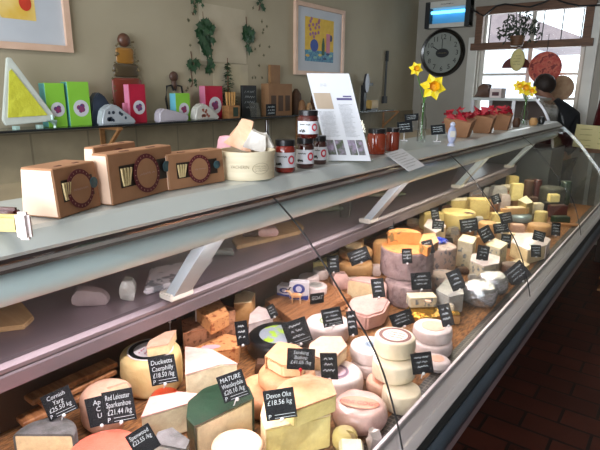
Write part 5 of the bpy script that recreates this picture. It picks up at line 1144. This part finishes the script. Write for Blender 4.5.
J=[((0.02,0,.92),.15,.12),((.03,0,1.18),.14,.11),((-.03,0,1.44),.16,.11),((hx_*.45,-.02,hz-.14),.065),((hx_*.72,-.02,hz-.08),.055),((hx_,-.03,hz-.02),.08),((hx_-.02,-.03,hz+.05),.082),
 ((-.20,-.02,1.40),.06),((-.30,-.08,1.18),.045),((-.42,-.16,1.08),.032),((-.47,-.18,1.07),.035),
 ((.12,.0,1.36),.06),((.16,.02,1.10),.048),((.08,-.12,.96),.034),((.04,-.17,.95),.035),
 ((-.09,0,.86),.10),((-.10,-.02,.48),.065),((-.10,.01,.09),.045),((-.10,-.12,.04),.04),
 ((.09,0,.86),.10),((.10,-.02,.48),.065),((.10,.01,.09),.045),((.10,-.12,.04),.04)]
ED=[(0,1),(1,2),(2,3),(3,4),(4,5),(5,6),(2,7),(7,8),(8,9),(9,10),(2,11),(11,12),(12,13),(13,14),(0,15),(15,16),(16,17),(17,18),(0,19),(19,20),(20,21),(21,22)]
skin('body',J,ED,M_skin)
M_cloth=mat('black_cloth','#121318','#191b22',12,.85)
skin('black_top',[((0.02,0,.90),.17,.14),((.03,0,1.18),.17,.135),((-.03,0,1.44),.20,.15),((hx_*.42,-.015,hz-.13),.085),((-.20,-.02,1.40),.08),((-.30,-.08,1.16),.065),((-.38,-.13,1.10),.05),((.12,0,1.36),.08),((.16,.02,1.10),.068),((.10,-.09,.99),.052)],[(0,1),(1,2),(2,3),(2,4),(4,5),(5,6),(2,7),(7,8),(8,9)],M_cloth)
skin('dark_trousers',[((0,0,.88),.165,.14),((-.09,0,.84),.12),((-.10,-.02,.48),.085),((-.10,.01,.12),.07),((.09,0,.84),.12),((.10,-.02,.48),.085),((.10,.01,.12),.07)],[(0,1),(1,2),(2,3),(0,4),(4,5),(5,6)],mat('dark_denim','#1b1e28',None,9,.8))
c=Vector((hx_,-.03,hz+.02)); MB().ell(c+Vector((.02,.02,.035)),(.108,.108,.108),20,14).rough(.006,30,1).build('hair',mat('dark_hair','#2a1c16','#1f1410',40,.6,bump=.5),P,smooth=True)
b=MB(); b.ell(c+Vector((-.085,-.025,-.035)),(.016,.012,.014),8,6); b.build('nose',M_skin,P,smooth=True)
b=MB(); b.ell(c+Vector((-.03,-.105,-.02)),(.016,.012,.03),8,6); b.build('ear',M_skin,P,smooth=True)
nb=Vector((hx_*.62,-.03,hz-.09)); b=MB(); b.tube([nb+Vector((-.09,-.11,.03)),nb+Vector((.01,-.14,.01)),nb+Vector((.03,-.15,-.08)),nb+Vector((.04,-.16,-.16))],.009,8); b.build('white_collar',mat('collar_white','#c9ccd2',None,9,.6),P,smooth=True)
for sx,(hx0,hy0,hz0) in ((-1,(-.48,-.185,1.07)),(1,(.03,-.18,.95))):
    b=MB()
    for k in range(4): a=-.03+.018*k; b.tube([(hx0,hy0+a*.9,hz0),(hx0-.04,hy0+a-.01,hz0-.012),(hx0-.065+.006*abs(k-1),hy0+a-.015,hz0-.035)],[.010,.009,.007],8)
    b.tube([(hx0+.01,hy0-.03,hz0),(hx0-.01,hy0-.055,hz0-.012),(hx0-.035,hy0-.06,hz0-.02)],[.011,.010,.008],8); b.build('fingers',M_skin,P,smooth=True)
# ================================================================ RIGHT SIDE FAR
c=aty(598,92,YF-.12); root=thing('red_coat',(c.x+.1,YF-.03,0),0,'dark red garment hanging at the right edge of the far wall','coat')
b=MB(); n=14; A2=[];B3=[]
top=aty(600,62,YF-.1).z; bot=aty(600,124,YF-.1).z
for i in range(n+1):
    x=-.13+.36*i/n; y=-.06-.025*math.sin(i*1.7); A2.append(b.bm.verts.new((x*.6+.04,y,top))); B3.append(b.bm.verts.new((x,y*1.3,bot-.25)))
C2=[b.bm.verts.new((v.co.x,-.0,v.co.z)) for v in A2]; D2=[b.bm.verts.new((v.co.x,-.0,v.co.z)) for v in B3]
for i in range(n): b.face([A2[i],A2[i+1],B3[i+1],B3[i]]); b.face([C2[i],C2[i+1],D2[i+1],D2[i]]); b.face([A2[i],A2[i+1],C2[i+1],C2[i]]); b.face([B3[i],B3[i+1],D2[i+1],D2[i]])
b.face([A2[0],B3[0],D2[0],C2[0]]); b.face([A2[-1],B3[-1],D2[-1],C2[-1]])
b.build('cloth',mat('coat_red','#5e0f12','#4a0a0d',9,.8),root,smooth=True); MB().box((.05,-.02,top+.02),(.03,.06,.04)).build('hook',M_dark,root)
# pallet and produce stand
root=thing('wooden_pallet',(-.02,5.05,0),0,'pale wooden pallet on the tiled floor beside the counter end','pallet')
for x in (-.33,0,.33): MB().box((x,0,.06),(.09,.75,.08)).build('bearer',M_wood,root)
for i in range(5): MB().box((0,-.33+.165*i,.112),(.8,.10,.02)).build('board',M_wood,root)
for i in (0,2,4): MB().box((0,-.33+.165*i,.01),(.8,.10,.02)).build('bottom_board',M_wood,root)
root=thing('produce_stand',(-.16,5.75,0),0,'dark wooden produce stand beyond the counter end','stand')
MB().box((0,0,.5),(.8,.5,1.0)).build('cabinet',mat('stand_dark','#3a2a20',None,9,.6),root); MB().box((0,0,1.02),(.86,.54,.04)).build('top_board',M_dwood,root)
p=aty(592,150,5.55); q=aty(576,125,5.55); root=thing('yellow_price_board',(q.x+.16,5.58,1.0405),0,'cream yellow printed card standing beyond the counter end','sign'); hq=q.z-1.0405
MB().box((0,0,hq/2+.02),(.33,.006,hq-.04),rx=-.1,ry=.05).build('card',M_cream,root); MB().box((0,.03,.02),(.2,.08,.04)).build('foot',M_dwood,root)
t=MB(); rnd=random.Random(50)
for i in range(7): scribble(t,lambda u,v:Vector((u,-.008-.0*v+ (v-hq/2)*.1,v)),-.12+.16*(i%2),-.02+.15*(i%2),hq*(.85-.1*i),.010,.003,rnd)
t.build('printed_lines',mat('olive_ink','#7f7a48',None,9,.6),root)
b=MB(); rnd=random.Random(12)
for i in range(70):
    cx=Vector((rnd.uniform(-.2,.2),rnd.uniform(-.05,.05),rnd.uniform(.0,.10))); d=Vector((rnd.uniform(-1,1),rnd.uniform(-1,1),rnd.uniform(-.2,1))).normalized()*.03; w2=Vector((-d.z,0,d.x))*.5; b.poly([cx-d,cx+w2,cx+d,cx-w2])
b.mapv(lambda v:Vector((v.x,v.y,max(v.z,0.0)))).build('x',mat('dark_leaf'  ,'#26331f'),loc=(-.2,5.5+.03,1.0405)).name='leafy_plant'
tag(bpy.data.objects['leafy_plant'],'low dark leafy plant in front of the cream yellow card','plant')

# ---- settle the foods: stand each on what is under it and nudge neighbours apart
from mathutils.bvhtree import BVHTree
bpy.context.view_layer.update()
FOOD = {'cheese','packaged cheese','box','jar','meat','plastic wrap','salami','figurine'}
FIX = {'board','riser'}
def _mesh(o):
    r=[o] if o.type=='MESH' else []
    for c in o.children: r+=_mesh(c)
    return r
class It: pass
def mk(o,fixed):
    i=It(); i.o=o; i.f=fixed; i.V=[];i.F=[]
    for m in _mesh(o):
        b=len(i.V); i.V+=[m.matrix_world@v.co for v in m.data.vertices]; i.F+=[[b+k for k in p.vertices] for p in m.data.polygons]
    i.d=Vector((0,0,0)); i.s=1.0; i.c=sum(i.V,Vector())/len(i.V); i.kids=[]; return i
I=[mk(o,o['category'] in FIX) for o in scn.objects if o.parent is None and o.get('category') in (FOOD|FIX) and o.location.z<.97 and o.location.x>-1.4 and o.location.x<-.4 and o.location.y<4.7]
for i in I:
    zm=min(v.z for v in i.V)
    if not i.f and zm<.7012+0: 
        dz=.7012-zm; i.o.location.z+=dz; i.V=[v+Vector((0,0,dz)) for v in i.V]
def rng(i):
    i.lo=[min(v[k] for v in i.V) for k in range(3)]; i.hi=[max(v[k] for v in i.V) for k in range(3)]
for i in I: rng(i)
for a in I:
    for b in I:
        if a is not b and not b.f and -.012 < b.lo[2]-a.hi[2] < .02 and a.lo[0]<b.c.x<a.hi[0] and a.lo[1]<b.c.y<a.hi[1] and b.lo[2]>.75: a.kids.append(b)
def mv(i,d,lvl=0):
    i.V=[v+d for v in i.V]; i.c=i.c+d; i.o.location+=d; i.d+=d; rng(i)
    if lvl<3:
        for k in i.kids: mv(k,d,lvl+1)
def shr(i,f):
    if i.s<.84: return
    i.s*=f; O=i.o.location.copy(); i.V=[Vector((O.x+(v.x-O.x)*f,O.y+(v.y-O.y)*f,v.z)) for v in i.V]; i.o.scale.x*=f; i.o.scale.y*=f; rng(i)
for it in range(14):
    n=0; T={id(i):BVHTree.FromPolygons(i.V,i.F) for i in I}
    for x in range(len(I)):
        for y in range(x+1,len(I)):
            a,b=I[x],I[y]
            if a.f and b.f: continue
            ov=[min(a.hi[k],b.hi[k])-max(a.lo[k],b.lo[k]) for k in range(3)]
            if min(ov[0],ov[1])<.001 or ov[2]<.006: continue
            if not T[id(a)].overlap(T[id(b)]): continue
            n+=1; d=Vector((b.c.x-a.c.x,b.c.y-a.c.y,0)); d=d.normalized()*.004 if d.length>1e-4 else Vector((.004,0,0))
            if not a.f and (a.d-d).length<.045: mv(a,-d)
            if not b.f and (b.d+d).length<.045: mv(b,d)
            if it>1:
                if not a.f: shr(a,.985)
                if not b.f: shr(b,.985)
            T[id(a)]=BVHTree.FromPolygons(a.V,a.F); T[id(b)]=BVHTree.FromPolygons(b.V,b.F)
    for i in I:
        if i.f: continue
        if i.lo[0]<-1.346: mv(i,Vector((-1.346-i.lo[0],0,0)))
        if i.hi[0]>-.50: mv(i,Vector((-.50-i.hi[0],0,0)))
    if n==0: break
# ================================================================ LIGHTS
def area(name,loc,rot,sx,sy,e,c=(1,1,1)):
    l=bpy.data.lights.new(name,'AREA'); l.shape='RECTANGLE'; l.size=sx; l.size_y=sy; l.energy=e; l.color=c
    o=bpy.data.objects.new(name,l); col.objects.link(o); o.location=loc; o.rotation_euler=rot; return o
area('shop_window_daylight',((bx0+bx1)/2,YB-.25,(bz0+bz1)/2),(PI/2,0,0),bx1-bx0,bz1-bz0,210,(.88,.95,1))
area('far_window_daylight',((wx0+wx1)/2,YF+.3,(zTop+zSill)/2),(-PI/2,0,0),wx1-wx0,zTop-zSill,20,(.9,.95,1))
cl=[(1,.86,.86),(1,.87,.84),(1,.90,.70),(1,.90,.66)]; en=[13,12,8.5,6]
for i,(a,c) in enumerate(zip(ys,ys[1:])):
    area('case_light',(-.955,(a+c)/2,1.218),(0,math.radians(-22),0),.03,c-a-.1,en[i],cl[i])
# unseen ceiling lamps, added as fill light
for i,(x,y,e) in enumerate(((-1.3,.6,10),(-1.3,3.0,8),(1.2,-.9,5))):
    root=thing('fill_lamp',(x,y,ZC-.001),0,f'added unseen round ceiling lamp above the {"near part of the counter" if i==0 else "far part of the counter" if i==1 else "customer floor"}','lamp')
    MB().sweep([(0,-.03),(.10,-.03),(.12,0),(0,0)],0,2*PI,seg=24).build('fitting',M_white,root); MB().sweep([(0,-.034),(.08,-.034),(.08,-.0305),(0,-.0305)],0,2*PI,seg=24).build('bulb_cover',mat('fill_lamp_glow','#fff0dc','#fff0dc',2,emit=4),root)
    area('fill_light',(x,y,ZC-.05),(0,0,0),.25,.25,e,(1,.93,.84))
l=bpy.data.lights.new('spot_lamp','SPOT'); l.energy=220; l.spot_size=math.radians(9); l.spot_blend=.8; l.color=(1,.95,.85); l.shadow_soft_size=.03
o=bpy.data.objects.new('spot_lamp',l); col.objects.link(o); o.location=(-.35,.35,ZC-.1); o.rotation_euler=(atz(300,432,.80)-Vector(o.location)).to_track_quat('-Z','Y').to_euler()
root=thing('spotlight_fitting',(-.35,.35,ZC-.001),0,'small ceiling spotlight above the nearest bay of cheese','lamp'); MB().sweep([(.03,-.09),(.035,-.09),(.035,0),(.03,0)],0,2*PI,seg=20).build('fitting',M_white,root)
# world sky
w=bpy.data.worlds.new('sky'); scn.world=w; w.use_nodes=True; nt=w.node_tree; bg=nt.nodes['Background']
bg.inputs[0].default_value=(.84,.91,1,1); bg.inputs[1].default_value=3.2
# ================================================================ CAMERA
cd=bpy.data.cameras.new('camera'); cam=bpy.data.objects.new('camera',cd); col.objects.link(cam); scn.camera=cam
rt_=Vector((_ex.x,_ey.x,_ez.x)); dn=Vector((_ex.y,_ey.y,_ez.y)); fw=Vector((_ex.z,_ey.z,_ez.z))
Mx=Matrix((( rt_.x,-dn.x,-fw.x,0),(rt_.y,-dn.y,-fw.y,0),(rt_.z,-dn.z,-fw.z,EYE),(0,0,0,1)))
cam.matrix_world=Mx; cd.sensor_width=36; cd.lens=F/600*36; cd.clip_start=.02
vs=scn.view_settings; vs.view_transform='Standard'; vs.look='None'; vs.gamma=1; vs.exposure=0; vs.use_curve_mapping=False
